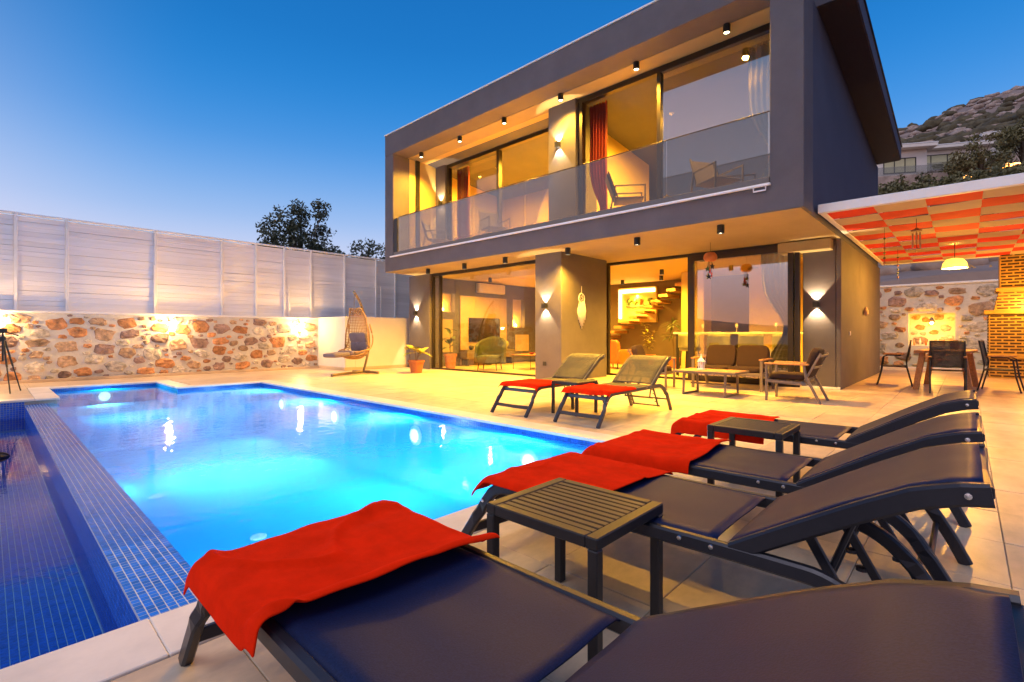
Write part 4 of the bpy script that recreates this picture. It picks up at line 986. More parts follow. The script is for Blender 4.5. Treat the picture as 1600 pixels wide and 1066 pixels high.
# hanging ornaments below the pergola
def chime(label, loc, s=1.):
    t = thing('wind_chime', label, 'wind chime', loc)
    MB().tube([(0, 0, .30 * s), (0, 0, .06 * s)], .004, 6).put('cord', M['black'], t)
    MB().lathe([(.02 * s, .08 * s), (.10 * s, .03 * s), (.11 * s, .0), (.02 * s, .0)], n=14).put('crown', M['wood'], t)
    for k in range(6):
        a = k * math.pi / 3; L = (.30 + .05 * (k % 3)) * s; MB().tube([(.08 * s * math.cos(a), .08 * s * math.sin(a), -.04 * s), (.08 * s * math.cos(a), .08 * s * math.sin(a), -L)], .016 * s, 8).put('bamboo_tube', M['wood_light'], t)
    MB().tube([(0, 0, 0), (0, 0, -.42 * s)], .003, 6).put('clapper_cord', M['black'], t); MB().cbox(-.03 * s, .03 * s, -.004, .004, -.50 * s, -.42 * s, .003).put('clapper', M['wood_light'], t)
chime('bamboo wind chime hanging from the pergola cloth', (10.9, .63, 2.88), .72)
for (x, y, z, lab) in ((11.2, 1.10, 2.98, 'string of coloured glass beads hanging at the house end of the pergola'), (14.2, 1.15, 2.98, 'string of yellow beads hanging above the stone wall corner')):
    t = thing('bead_string', lab, 'ornament', (x, y, z)); MB().tube([(0, 0, .08), (0, 0, -.60)], .003, 6).put('cord', M['black'], t)
    for k in range(6): MB().lathe([(.004, -.02), (.02, -.01), (.02, .01), (.004, .02)], (0, 0, -.12 - .09 * k), 8).put('bead', M[('leaf', 'wood', 'terracotta', 'leaf_yellow')[k % 4]], t, smooth=True)

# ================================================================== PLANTS, HANGING CHAIR, TRIPOD
def leaf_me(L, W, bend, mm, fold=.25, lobes=0):
    def fn(u, v):
        w_ = W * (math.sin(min(1, v * 1.04) * math.pi) ** .75) * (1 + (.25 * math.cos(v * 40) if lobes else 0)) * .5
        x = (u - .5) * 2 * w_; return (x, v * L, -bend * L * v * v + fold * abs(x))
    q = MB().grid(fn, 4, 14 if lobes else 8).mesh('leaf'); q.polygons.foreach_set('use_smooth', [True] * len(q.polygons)); q.materials.append(mm); return q
def pot(t, r, h, mm):
    MB().lathe([(r * .68, 0), (r * .95, h * .86), (r * 1.06, h * .86), (r * 1.06, h), (r * .93, h), (r * .90, h * .90), (.004, h * .90)], n=24, cap=False).put('pot', mm, t)
    MB().lathe([(r * .66, .002), (.003, .001)], n=20, cap=False).put('pot_base', mm, t); MB().lathe([(r * .89, h * .88), (.004, h * .91)], n=18, cap=False).put('soil', M['soil'], t)
def plant(label, loc, r, h, stems, mm, leaf, pm='terracotta', seed=1, cat='potted plant'):
    """stems: list of (height, leaves per stem, spread)"""
    rr = random.Random(seed); t = thing('potted_plant', label, cat, loc); pot(t, r, h, M[pm])
    me = leaf_me(*leaf[:3], M[mm], lobes=leaf[3] if len(leaf) > 3 else 0)
    for (sh, nl, sp, up) in stems:
        a = rr.uniform(0, 6.28); bx, by = sp * math.cos(a), sp * math.sin(a)
        pts = [(bx * .1, by * .1, h * .88), (bx * .35, by * .35, h + sh * .5), (bx, by, h + sh)]
        MB().tube(spline(pts, 4), .009, 6).put('stem', M['bark'], t)
        for k in range(nl):
            f = up + (1 - up) * (k + 1) / nl; o = put_mesh('leaf', me, None, t); o.location = (bx * f * f, by * f * f, h + sh * f)
            o.rotation_euler = (R(rr.uniform(-5, 55)), 0, a + k * 2.4 + rr.uniform(-.4, .4)); s_ = rr.uniform(.75, 1.15); o.scale = (s_, s_, s_)
    return t
plant('orange terracotta pot with broad yellow green leaves beside the left pier', (8.42, 11.60, 0), .23, .36, [(.26, 3, .10, .7), (.34, 2, .12, .8), (.20, 2, .16, .7), (.30, 2, .14, .8)], 'leaf_yellow', (.46, .26, .25, 1), seed=4)
plant('terracotta pot with dark fiddle leaves just inside the left window', (9.98, 11.95, .012), .20, .48, [(.75, 9, .10, .2), (.45, 6, .14, .3)], 'leaf', (.30, .20, .3), seed=5)
plant('tall plant with pale pointed leaves in front of the stairs', (15.6, 8.05, .012), .22, .40, [(1.1, 16, .18, .2), (.8, 12, .28, .2), (.7, 10, .2, .2)], 'leaf_yellow', (.20, .07, .5), 'terracotta', 8)
plant('palm like plant with tufted crowns beside the yellow column', (15.2, 6.95, .012), .20, .34, [(1.15, 22, .10, .86), (.75, 18, .18, .86)], 'leaf', (.42, .045, .5), 'terracotta', 9)

hc = thing('hanging_chair', 'rattan hanging chair with grey cushions on a curved stand', 'hanging chair', (7.28, 12.55, 0), R(15 + 180))
# local +x points to the sitter's front
pts = spline([(0.0, 0, .05), (-.10, 0, .30), (-.22, 0, .75), (-.20, 0, 1.15), (-.06, 0, 1.60), (.12, 0, 2.0), (.36, 0, 2.30)], 8)
MB().tube(pts, .032, 10, up=(0, 1, 0)).put('stand_post', M['stand'], hc, smooth=True)
MB().tube(spline([(1.22, .10, .035), (.7, .03, .045), (.1, 0, .05), (-.25, 0, .04)], 5), .034, 10).put('stand_base', M['stand'], hc, smooth=True)
MB().tube(spline([(-.10, -.50, .035), (-.02, -.2, .045), (0, 0, .05), (-.02, .2, .045), (-.10, .50, .035)], 5), .034, 10).put('stand_cross', M['stand'], hc, smooth=True)
MB().tube([(.34, 0, 2.27), (.34, 0, 1.86)], .008, 6).put('hanger', M['stand'], hc)
# basket: a swept shell, woven from ribs and rings
def shell(a, s):   # a in -1..1 across, s in 0..1 from foot edge to head top
    prof = spline([(.66, 0, .50), (.40, 0, .42), (.12, 0, .46), (-.02, 0, .70), (.04, 0, 1.10), (.14, 0, 1.50), (.26, 0, 1.84)], 10)
    f = s * (len(prof) - 1); i = min(int(f), len(prof) - 2); p = prof[i].lerp(prof[i + 1], f - i)
    wd = [.22, .36, .42, .44, .42, .34, .20]; g_ = s * 6; k = min(int(g_), 5); w_ = lerp(wd[k], wd[k + 1], g_ - k)
    up = .24 * math.sin(min(1, s * 1.15) * math.pi) + .05
    n_ = Vector((1, 0, .8)) if s < .5 else Vector((1, 0, .1)); n_.normalize()
    return p + Vector((0, a * w_, 0)) + n_ * (abs(a) ** 2.2) * up
m_ = MB()
for k in range(15):
    a = -1 + 2 * k / 14; m_.tube([shell(a, q / 30) for q in range(31)], .009 if 0 < k < 14 else .022, 6)
for q in range(2, 30, 1): m_.tube([shell(-1 + 2 * k / 12, q / 30) for k in range(13)], .006, 5)
m_.put('basket', M['rattan'], hc, smooth=True)
m_ = MB()
for yy in (-.12, .12): 
    m_.tube([(.30 + .02 * math.sin(a), yy + .10 * math.cos(a), 1.74 + .10 * math.sin(a)) for a in [k * math.pi / 8 for k in range(17)]], .014, 6, up=(1, 0, 0))
    m_.tube([(.30 + .02 * math.sin(a), yy + .05 * math.cos(a), 1.74 + .05 * math.sin(a)) for a in [k * math.pi / 8 for k in range(17)]], .012, 6, up=(1, 0, 0))
m_.put('head_ornament', M['rattan'], hc, smooth=True)
for sg in (-1, 1): MB().tube(spline([(.62, sg * .30, .62), (.45, sg * .44, .66), (.20, sg * .47, .72), (.10, sg * .46, 1.0), (.16, sg * .40, 1.4)], 5), .018, 8).put('arm_hoop', M['rattan'], hc, smooth=True)
o = cushion(MB(), -.34, .34, -.30, .30, -.07, .07).put('seat_cushion', M['cushion_grey'], hc, smooth=True); o.location = (.38, 0, .58); o.rotation_euler = (0, R(-4), 0)
for (yy, zz) in ((-.15, .78), (.15, .78), (-.15, 1.02), (.15, 1.02)):
    o = cushion(MB(), -.08, .08, -.16, .16, -.14, .14).put('back_cushion', M['cushion_grey'], hc, smooth=True); o.location = (.12 + (zz - .78) * .14, yy, zz); o.rotation_euler = (0, R(10), 0)
o = cushion(MB(), -.30, .30, -.24, .24, -.06, .06).put('foot_cushion', M['cushion_grey'], hc, smooth=True); o.location = (.95, 0, .56); o.rotation_euler = (0, R(3), 0)

tp = thing('tripod', 'black camera tripod standing on the terrace corner by the stone wall', 'tripod', (.20, 13.25, .0))
for k, a in enumerate((-75, 45, 165)):
    MB().tube([(.03 * math.cos(R(a)), .03 * math.sin(R(a)), 1.02), (.19 * math.cos(R(a)), .19 * math.sin(R(a)), .5)], .016, 8).put('leg', M['black'], tp); 
    MB().tube([(.185 * math.cos(R(a)), .185 * math.sin(R(a)), .52), (.345 * math.cos(R(a)), .345 * math.sin(R(a)), .01)], .011, 8).put('leg', M['black'], tp)
MB().tube([(0, 0, .60), (0, 0, 1.14)], .016, 8).put('centre_column', M['black'], tp); MB().lathe([(.03, .98), (.045, 1.0), (.045, 1.05), (.03, 1.07)], n=12).put('collar', M['black'], tp)
MB().cbox(-.06, .06, -.05, .05, 1.13, 1.22, .012).put('head', M['black'], tp); MB().tube([(.0, -.02, 1.17), (.20, -.12, 1.08)], .011, 8).put('handle', M['black'], tp)

# dream catcher on the pillar's side, wind toys under the overhang
t = thing('dream_catcher', 'white macrame dream catcher hanging on the pillar side', 'dream catcher', (9.84, 6.845, 1.98))
MB().tube([(.12 * math.cos(a), 0, .12 * math.sin(a)) for a in [k * math.pi / 10 for k in range(21)]], .012, 6, up=(0, 1, 0)).put('hoop', M['white_paint'], t, smooth=True)
m_ = MB()
for k in range(9): a = k * 2.51; m_.tube([(.115 * math.cos(a), 0, .115 * math.sin(a)), (.115 * math.cos(a + 2.51), 0, .115 * math.sin(a + 2.51))], .004, 5)
m_.put('web', M['white_paint'], t); MB().tube([(0, 0, .12), (0, 0, .30)], .005, 6).put('cord', M['white_paint'], t)
for k in range(7): x = -.15 + .05 * k; MB().tube([(x * .7, -.004, -.09 + abs(x) * .3), (x, -.006, -.30), (x * .9, -.004, -.52 - .22 * (1 - abs(x) / .15))], .017, 6, scale=(.5, 1.2, .5)).put('tassel', M['white_paint'], t, smooth=True)
def toy(label, loc, ball, dark=False):
    t = thing('wind_toy', label, 'wind chime', loc); MB().tube([(0, 0, .0), (0, 0, -.22)], .004, 6).put('cord', M['black'], t)
    MB().lathe([(.01, .10), (.09, .085), (.13, .03), (.14, -.03), (.10, -.09), (.02, -.10)], (0, 0, -.30), 18).put('shell', M[ball], t, smooth=True)
    for k, (x, y, z, mm) in enumerate(((-.09, .02, -.56, 'leaf'), (-.08, .0, -.72, 'screen'), (.03, -.03, -.50, 'rug'), (.05, .03, -.58, 'towel'), (.08, 0, -.66, 'fabric_red'), (.0, .05, -.70, 'leaf_yellow'))):
        m_ = MB(); v = [(0, 0, .012)] + [((.07 if q % 2 == 0 else .028) * math.cos(q * math.pi / 5 + .3), 0, (.07 if q % 2 == 0 else .028) * math.sin(q * math.pi / 5 + .3)) for q in range(10)]
        m_.add([(a, -.006, c) for a, b_, c in v] + [(a, .006, c) for a, b_, c in v], [(0, q + 1, (q + 1) % 10 + 1) for q in range(10)] + [(11, 12 + (q + 1) % 10, 12 + q) for q in range(10)] + [(q + 1, 12 + q, 12 + (q + 1) % 10, (q + 1) % 10 + 1) for q in range(10)])
        o = m_.put('star', M['frame_taupe' if dark else mm], t); o.location = (x, y, z); o.rotation_euler = (0, 0, R(90 + 30 * k)); MB().tube([(x, y, z + .06), (x * .6, y * .6, -.36)], .003, 5).put('cord', M['black'], t)
toy('orange shell mobile with coloured stars hanging under the overhang', (10.3, 3.92, Z1 - .004), 'terracotta')
o = MB().lathe([(.02, .1), (.05, .02), (.055, -.06), (.03, -.10)], n=14).put('wall_vase', M['stone_d'], smooth=True); o.location = (14.4, 1.77, 1.66); tag(o, 'small dark ornament hanging on the side wall near the dining table', 'ornament')
cbx2 = MB().cbox(12.55, 12.62, 1.812, 1.8285, 1.08, 1.17, .004).put('socket', M['white_gloss']); tag(cbx2, 'round white switch on the side wall near the dining table', 'switch')
o = MB().cbox(9.024, 9.0395, 7.30, 7.40, .36, .46, .004).put('socket', M['black']); tag(o, 'black socket low on the front of the deep pillar', 'socket')

# ================================================================== INTERIOR
TVY = 13.0
def ib(name, m, x0, x1, y0, y1, z0, z1, b=.008): return cbx(name, M[m], house, x0, x1, y0, y1, z0, z1, b)
# media wall along the left end of the living room, with two lit niches
for (x0, x1, z0, z1) in ((10.01, 10.38, .012, 3.02), (11.06, 14.02, .012, 3.02), (14.72, 16.49, .012, 3.02), (10.383, 11.057, 2.52, 3.02), (10.383, 11.057, .012, 1.88), (14.023, 14.717, 2.50, 3.02), (14.023, 14.717, .012, 1.38)):
    ib('media_wall', 'wall_char', x0, x1, TVY, 13.21, z0, z1, .004)
ib('niche_back', 'panel_stone', 10.384, 11.056, 13.19, 13.209, 1.885, 2.515); ib('niche_back', 'panel_stone', 14.024, 14.716, 13.19, 13.209, 1.385, 2.495)
ib('stone_panel', 'panel_stone', 11.27, 13.62, TVY - .05, TVY - .002, .012, 2.47)
ib('cladding', 'panel_stone', 10.30, 10.95, TVY - .02, TVY - .002, .5, 1.62); ib('cladding', 'panel_stone', 14.15, 14.95, TVY - .02, TVY - .002, .45, 1.10)
o = MB().cbox(11.64, 13.20, TVY - .10, TVY - .052, .84, 1.70, .01).put('television', M['screen']); tag(o, 'flat black television on the stone panel in the living room', 'television')
t = thing('air_conditioner', 'white split air conditioner above the television', 'air conditioner', (12.7, TVY, 2.62)); MB().cbox(-.66, .66, -.24, -.002, 0, .34, .03).put('body', M['ac_white'], t); MB().cbox(-.60, .60, -.252, -.241, .03, .06, .004).put('louvre', M['white_gloss'], t)
for (x, z, lab) in ((10.6, 1.90, 'amber lamp glowing in the left niche of the media wall'), (14.30, 1.40, 'amber lamp glowing in the right niche of the media wall')):
    t = thing('niche_lamp', lab, 'lamp', (x, 13.10, z)); MB().lathe([(.03, 0), (.035, .02), (.02, .03)], n=12).put('base', M['black'], t); MB().lathe([(.025, .031), (.035, .06), (.02, .10)], n=12).put('bulb', M['bulb'], t, smooth=True); light('POINT', 26, AMBER, (0, -.02, .17), t, shadow_soft_size=.03)
t = thing('tv_console', 'low dark console below the television', 'console', (12.4, TVY - .06, .012)); MB().cbox(-1.2, 1.2, -.42, -.01, .25, .55, .01).put('body', M['wall_taupe'], t)
for s in (-1.1, 0, 1.1): MB().cbox(s - .03, s + .03, -.38, -.05, 0, .249, .005).put('leg', M['black'], t)
for k, (x, mm, lab) in enumerate(((11.6, 'black', 'dark bowl on the console'), (12.25, 'white_gloss', 'white box on the console'), (12.9, 'black', 'dark figure on the console'), (13.35, 'leaf_yellow', 'small plant on the console'))):
    o = (MB().cbox(-.14, .14, -.08, .08, 0, .22, .01) if k == 1 else MB().lathe([(.05, 0), (.09, .06), (.10, .12), (.04, .16)] if k != 3 else [(.05, 0), (.06, .08), (.12, .16), (.10, .26), (.02, .32)], n=14)).put('console_ornament', M[mm], smooth=k != 1); o.location = (x, TVY - .25, .563); tag(o, lab, 'ornament')
# green wing chair seen from behind
t = thing('wing_chair', 'dark green wing armchair behind the left window', 'armchair', (10.55, 10.75, .012), R(-62))
def wing(u, v):
    th = lerp(-1.9, 1.9, u); r_ = .40; hgt = lerp(.20, .62 + .42 * max(0, math.cos(th * .62)) ** 1.6, v); return (r_ * math.sin(th) * 1.0, r_ * math.cos(th) * .9 + .10 * v, hgt)
o = MB().grid(wing, 26, 8).put('back', M['green_velvet'], t, smooth=True); mod(o, 'SOLIDIFY', thickness=.09)
cushion(MB(), -.34, .34, -.36, .30, .20, .46).put('seat', M['green_velvet'], t, smooth=True)
for sx in (-1, 1):
    for sy in (-1, 1): MB().tube([(sx * .30, sy * .28, 0), (sx * .27, sy * .25, .24)], .016, 8).put('leg', M['black'], t)
t = thing('low_table', 'slim black metal table with a blue shelf in the living room', 'table', (12.0, 10.1, .012), R(0)); MB().cbox(-.75, .75, -.40, .40, .44, .47, .005).put('top', M['wood'], t); MB().cbox(-.6, .6, -.32, .32, .25, .262, .003).put('shelf', M['rug'], t)
for sx in (-1, 1):
    for sy in (-1, 1): MB().tube([(sx * .70, sy * .36, 0), (sx * .70, sy * .36, .439)], .010, 8).put('leg', M['black'], t)
for k in range(3):
    o = MB().lathe([(.04, 0), (.09, .03), (.10, .06), (.085, .055), (.03, .02)], n=14, cap=False).put('bowl', M['curtain_red'], smooth=True); o.location = (11.6 + .35 * k, 9.95, .483); tag(o, 'small dark red bowl on the slim living room table', 'bowl', 'bowls on the living room table')
t = thing('orange_armchair', 'orange leather armchair with its back to the stairs', 'armchair', (13.9, 8.35, .012), R(80)); cushion(MB(), -.40, .40, -.38, .38, .16, .46).put('seat', M['orange_leather'], t, smooth=True); cushion(MB(), -.42, .42, .22, .40, .16, .92).put('back', M['orange_leather'], t, smooth=True)
for s in (-1, 1): cushion(MB(), s * .42 - .08, s * .42 + .08, -.36, .38, .16, .62).put('arm', M['orange_leather'], t, smooth=True)
for sx in (-1, 1):
    for sy in (-1, 1): MB().tube([(sx * .36, sy * .30, 0), (sx * .34, sy * .28, .18)], .018, 8).put('leg', M['black'], t)
# floating stairs on the back wall, lit niche above
st = thing('floating_stairs', 'wooden floating stair treads rising along the taupe back wall', 'stairs', (16.49, 10.4, 0))
for k in range(13):
    y = 10.55 - .29 * k; z = .62 + .175 * k
    if z > 2.95: break
    MB().cbox(15.55, 16.49, y - .30, y + .02, z, z + .10, .008).put('tread', M['wood_light'], st, world=True)
nk = thing('lit_niche', 'glowing niche with an amber light strip beside the stairs', 'niche', (16.49, 9.0, 1.6))
b = MB(); b.cbox(16.37, 16.495, 8.15, 9.72, 1.55, 2.85, .004)
b.put('backing', M['wall_ochre'], nk, world=True); cbx('light_strip', M['led'], nk, 16.34, 16.365, 8.20, 9.66, 2.66, 2.78, .004); cbx('light_strip', M['led'], nk, 16.34, 16.365, 9.55, 9.66, 1.70, 2.655, .004); cbx('shelf', M['wall_taupe'], nk, 16.22, 16.366, 8.18, 9.30, 2.12, 2.18, .004)
light('AREA', 40, AMBER, (-.40, -.1, .75), nk, aim=(.6, 0, -.8), shape='RECTANGLE', size=.08, size_y=1.2)
for k, y in enumerate((8.35, 8.75, 8.95, 9.2)):
    o = MB().lathe([(.03, 0), (.045, .07), (.05, .08), (.10, .14), (.09, .22), (.02, .26)], n=10).put('niche_plant', M['leaf' if k != 1 else 'terracotta'], smooth=True); o.location = (16.28, y, 2.181); tag(o, 'little plant on the shelf of the glowing niche', 'plant', 'plants in the glowing niche')
ib('column', 'wall_ochre', 14.6, 15.2, 5.75, 6.45, .012, 3.02)
# bar table with high stools behind the mirroring pane
bt = thing('bar_table', 'long pale bar table set for dinner behind the glass', 'bar table', (13.0, 4.2, .012)); MB().cbox(-.38, .38, -1.6, 1.6, 1.10, 1.15, .006).put('top', M['white_gloss'], bt)
for y in (-1.5, 1.5):
    for x in (-.32, .32): MB().bar([(x, y, 0), (x, y, 1.099)], .06, .06).put('leg', M['black'], bt)
def stool(label, loc):
    t = thing('bar_stool', label, 'bar stool', loc, group='green bar stools'); 
    o = MB().grid(lambda u, v: (-.20 * math.cos((u - .5) * 2.6) , .25 * math.sin((u - .5) * 2.6), lerp(.74, 1.10, v)), 14, 6).put('back', M['stool_green'], t, smooth=True); mod(o, 'SOLIDIFY', thickness=.05)
    cushion(MB(), -.20, .22, -.23, .23, .66, .78).put('seat', M['stool_green'], t, smooth=True)
    for sx in (-1, 1):
        for sy in (-1, 1): MB().tube([(sx * .22, sy * .22, 0), (sx * .15, sy * .16, .665)], .013, 8).put('leg', M['black'], t)
    return t
for y, q in ((3.0, 'right beside the pale curtain'), (3.75, 'second from the pale curtain'), (4.5, 'second from the open doorway'), (5.25, 'right beside the open doorway')): stool('pale green bar stool at the bar table, ' + q, (12.42, y, .012))
def goblet(loc, k):
    o = MB().lathe([(.035, 0), (.006, .008), (.006, .09), (.03, .12), (.038, .16), (.032, .21)], n=12, cap=False).put('wine_glass', M['white_gloss'], smooth=True); o.location = loc; tag(o, 'wine glass standing on the bar table', 'wine glass', 'glasses on the bar table')
for k, y in enumerate((5.3, 5.05, 4.2, 3.3)): goblet((12.75, y, 1.163), k)
for k, y in enumerate((4.75, 3.75, 2.85)):
    o = MB().lathe([(.06, 0), (.14, .012), (.15, .022), (.05, .012)], n=18, cap=False).put('plate', M['white_gloss'], smooth=True); o.location = (12.8, y, 1.163); tag(o, 'white plate laid on the bar table', 'plate', 'plates on the bar table')
ib('partition', 'wall_ochre', 15.0, 15.12, 1.97, 4.6, .012, 3.02)
# curtains: gathered sheets
def curtain(name, label, x, y0, y1, z0, z1, mm, tie=None, folds=7, amp=.05, shear=0.):
    def fn(u, v):
        z = lerp(z0, z1, v); w_ = 1.
        if tie is not None: w_ = 1 - .62 * math.exp(-((z - tie) / .55) ** 2)
        y = lerp(y0, y1, 1 - (1 - u) * w_) + shear * (1 - v) * (1 - v); return (x + amp * math.sin(u * folds * 6.283 + .6 * math.sin(v * 3)) * (.6 + .4 * v) + .01 * math.sin(v * 9), y, z)
    o = MB().grid(fn, folds * 10, 24).put(name, M[mm], smooth=True); tag(o, label, 'curtain'); return o
curtain('red_curtain', 'dark red curtain gathered at the open upper door', 9.66, 6.50, 6.02, Z2 + .02, Z3 - .15, 'curtain_red', tie=3.9, folds=6)
curtain('red_curtain', 'dark red curtain behind the left upper pane', 10.42, 12.15, 11.55, Z2 + .02, Z3 - .15, 'curtain_red', folds=5)
curtain('pale_curtain', 'pale curtain tied back behind the mirroring pane', 11.72, 3.35, 2.62, .03, Z1 - .08, 'curtain_pale', tie=1.25, folds=7)
curtain('pale_curtain', 'pale curtain gathered behind the right upper pane', 9.72, 3.0, 2.42, Z2 + .02, Z3 - .15, 'curtain_pale', tie=4.4, folds=6)
# balcony chairs
def balcony_chair(label, loc, rz):
    t = thing('balcony_chair', label, 'chair', loc, rz); fm = M['frame_taupe']
    for s in (-1, 1):
        MB().bar([(s * .29, -.30, 0), (s * .29, -.30, .62), (s * .29, .28, .62), (s * .29, .40, 0)], .035, .03, up=(1, 0, 0)).put('side_frame', fm, t)
        MB().bar([(s * .26, .22, .36), (s * .26, .42, .92)], .03, .03, up=(1, 0, 0)).put('back_post', fm, t)
    MB().cbox(-.27, .27, -.28, .28, .36, .40, .01).put('seat', M['cushion_grey'], t); o = MB().cbox(-.25, .25, -.02, .02, 0, .5, .01).put('backrest', M['cushion_grey'], t); o.location = (0, .28, .42); o.rotation_euler = (R(-19), 0, 0)
for (y, rz, lab) in ((11.3, 30, 'balcony chair below the left corner lamp'), (9.0, -20, 'balcony chair in front of the open left balcony door'), (5.1, 35, 'balcony chair in front of the red curtain'), (3.3, -30, 'balcony chair in front of the mirroring upper pane')):
    balcony_chair('grey ' + lab, (9.0, y, Z2 - .028), R(rz))

# ================================================================== HILLSIDE, TREES, FAR HOUSES
def smooth01(t): t = max(0, min(1, t)); return t * t * (3 - 2 * t)
def hill_z(x, y):
    r = math.hypot(x, y); az = math.degrees(math.atan2(y, x))
    lr = math.log(max(r, 22) / 22) / math.log(300 / 22)
    tn = lerp(.100, .345, min(1, lr) ** .85) if r < 300 else .345 * max(0, 1 - (r - 300) / 260)
    k = 1 - smooth01((az - 9) / 30) if az > 0 else 1 + .03 * smooth01(-az / 20)
    k *= 1 - smooth01((-az - 40) / 40)
    k *= .93 + .07 * smooth01((8 - az) / 12)
    n_ = noise.noise(Vector((x * .021, y * .021, 3.3))) * r * .012 + noise.noise(Vector((x * .08, y * .08, 1.7))) * min(2.2, r * .012) + noise.noise(Vector((x * .3, y * .3, 5.1))) * min(.6, r * .008)
    return -2.0 * (1 - k) + 1.0 + r * tn * k + n_
xs = [21.5 + 420 * (i / 130) ** 2.1 for i in range(131)]; ysg = [-330 + 560 * j / 190 for j in range(191)]
def warp(j): t = j / 190; q = (t - .52); return -5 + 480 * (abs(q) ** 1.7) * (1 if q > 0 else -1) * 1.9
hv = [(x, warp(j), (hill_z(x, warp(j)) if x > 21.6 else 2.55)) for x in xs for j in range(191)]
hf = [(i * 191 + j, (i + 1) * 191 + j, (i + 1) * 191 + j + 1, i * 191 + j + 1) for i in range(130) for j in range(190)]
ho = put_mesh('hillside', np_mesh('hillside', hv, hf), M['hill'], smooth=True); struct(ho)
nprng = np.random.default_rng(5)
ICO_V, ICO_F = None, None
def ico(sub):
    import bmesh
    b = bmesh.new(); bmesh.ops.create_icosphere(b, subdivisions=sub, radius=1); b.verts.ensure_lookup_table()
    v = np.array([tuple(q.co) for q in b.verts]); f = np.array([[q.index for q in p.verts] for p in b.faces]); b.free(); return v, f
def scatter(name, m, n, rmin, rmax, s0, s1, sub, flat, keep=None, az0=-18, az1=16):
    v0, f0 = ico(sub); V = []; F = []; c = 0
    for k in range(n):
        r = rmin * (rmax / rmin) ** rng.random(); az = math.radians(rng.uniform(az0, az1)); x, y = r * math.cos(az), r * math.sin(az)
        if x < 22.2: continue
        if keep and not keep(x, y): continue
        s_ = rng.uniform(s0, s1) * (1 + r / 160); z = hill_z(x, y)
        jit = 1 + nprng.uniform(-.32, .32, (len(v0), 1)); w_ = v0 * jit * np.array([s_, s_ * rng.uniform(.8, 1.5), s_ * flat]) + np.array([x, y, z + s_ * flat * .3])
        V.append(w_); F.append(f0 + c); c += len(v0)
    o = put_mesh(name, np_mesh(name, np.vstack(V), np.vstack(F)), m); return stuff(o)
def clumpy(x, y): return noise.noise(Vector((x * .045, y * .045, 9.2))) + .25 * rng.uniform(-1, 1) > -.02
o = scatter('hill_rocks', M['rock'], 6500, 26, 320, .25, .8, 1, .6); tag(o, 'pale rocks scattered over the hillside', 'rocks')
o = scatter('hill_shrubs', M['shrub'], 2600, 40, 310, .45, 1.1, 2, .75, clumpy); tag(o, 'dark scrub covering the hillside above the houses', 'scrub')
def leaves(centres, per, rad, size, seed, flat=.8):
    """cloud of leaf quads round clump centres"""
    g_ = np.random.default_rng(seed); C = np.repeat(np.array(centres), per, axis=0); n = len(C)
    d = g_.normal(size=(n, 3)); d /= np.linalg.norm(d, axis=1)[:, None]; P = C + d * (g_.random((n, 1)) ** .5) * rad * np.array([1, 1, flat])
    a = g_.normal(size=(n, 3)); a /= np.linalg.norm(a, axis=1)[:, None]; b = np.cross(a, g_.normal(size=(n, 3))); b /= np.linalg.norm(b, axis=1)[:, None]
    s_ = size * g_.uniform(.6, 1.3, (n, 1)); V = np.stack([P - a * s_, P - b * s_ * .45, P + a * s_, P + b * s_ * .45], axis=1).reshape(-1, 3)
    return V, np.arange(4 * n).reshape(-1, 4)
def tree(label, loc, trunk_h, lobes, mm, seed, per=70, size=.16, name='tree', nc=26, rad=.75, group=None):
    """lobes: list of (dx, dy, dz, rx, ry, rz) crown masses"""
    rr = random.Random(seed); t = thing(name, label, 'tree' if name == 'tree' else 'shrub', loc, group=group); cs = []
    limbs = MB()
    for (dx, dy, dz, rx, ry, rz) in lobes:
        for k in range(nc):
            while True:
                p = (rr.uniform(-1, 1), rr.uniform(-1, 1), rr.uniform(-1, 1)); l_ = p[0] ** 2 + p[1] ** 2 + p[2] ** 2
                if .12 < l_ < 1: break
            c = (dx + p[0] * rx, dy + p[1] * ry, dz + p[2] * rz); cs.append(c)
            if k % 3 == 0: limbs.tube([(0, 0, trunk_h * rr.uniform(.55, .95)), (c[0] * .45, c[1] * .45, lerp(trunk_h, c[2], .5)), c], .05, 5, scale=(1.2, .7, .25))
    limbs.tube([(0, 0, 0), (.08, .05, trunk_h * .5), (0, 0, trunk_h), (lobes[0][0] * .5, lobes[0][1] * .5, lobes[0][2])], .17, 8, scale=(1.3, 1, .8, .3))
    limbs.put('trunk', M['bark'], t, smooth=True)
    V, F = leaves(cs, per, rad, size, seed); put_mesh('crown', np_mesh('crown', V, F), M[mm], t); return t
tree('bushy dark tree with two crowns rising behind the white fence', (11.6, 26.2, -3.2), 7.2, [(-1.15, 0, 9.5, 1.1, 1.0, 1.4), (.7, .3, 10.4, 1.15, 1.0, 1.7), (-.3, 0, 8.5, 2.1, 1.2, 1.1), (1.7, .2, 8.4, .8, .9, .8), (-2.0, 0, 8.3, .7, .8, .6)], 'leaf_dark', 21, per=46, size=.10, nc=40, rad=.42)
tree('rounded dark tree behind the fence at the house corner', (15.7, 26.4, -3.2), 6.8, [(0, 0, 8.6, 1.3, 1.2, 1.3), (-1.3, 0, 7.9, .9, .9, .7)], 'leaf_dark', 22, per=46, size=.10, nc=44, rad=.42)
def onray(px, py, r):
    a = (px - 800) / 763; d = Vector((math.cos(TH) + math.sin(TH) * a, math.sin(TH) - math.cos(TH) * a, (523 - py) / 763)); h_ = math.hypot(d.x, d.y); k = r / h_
    return Vector((d.x * k, d.y * k, H + d.z * k))
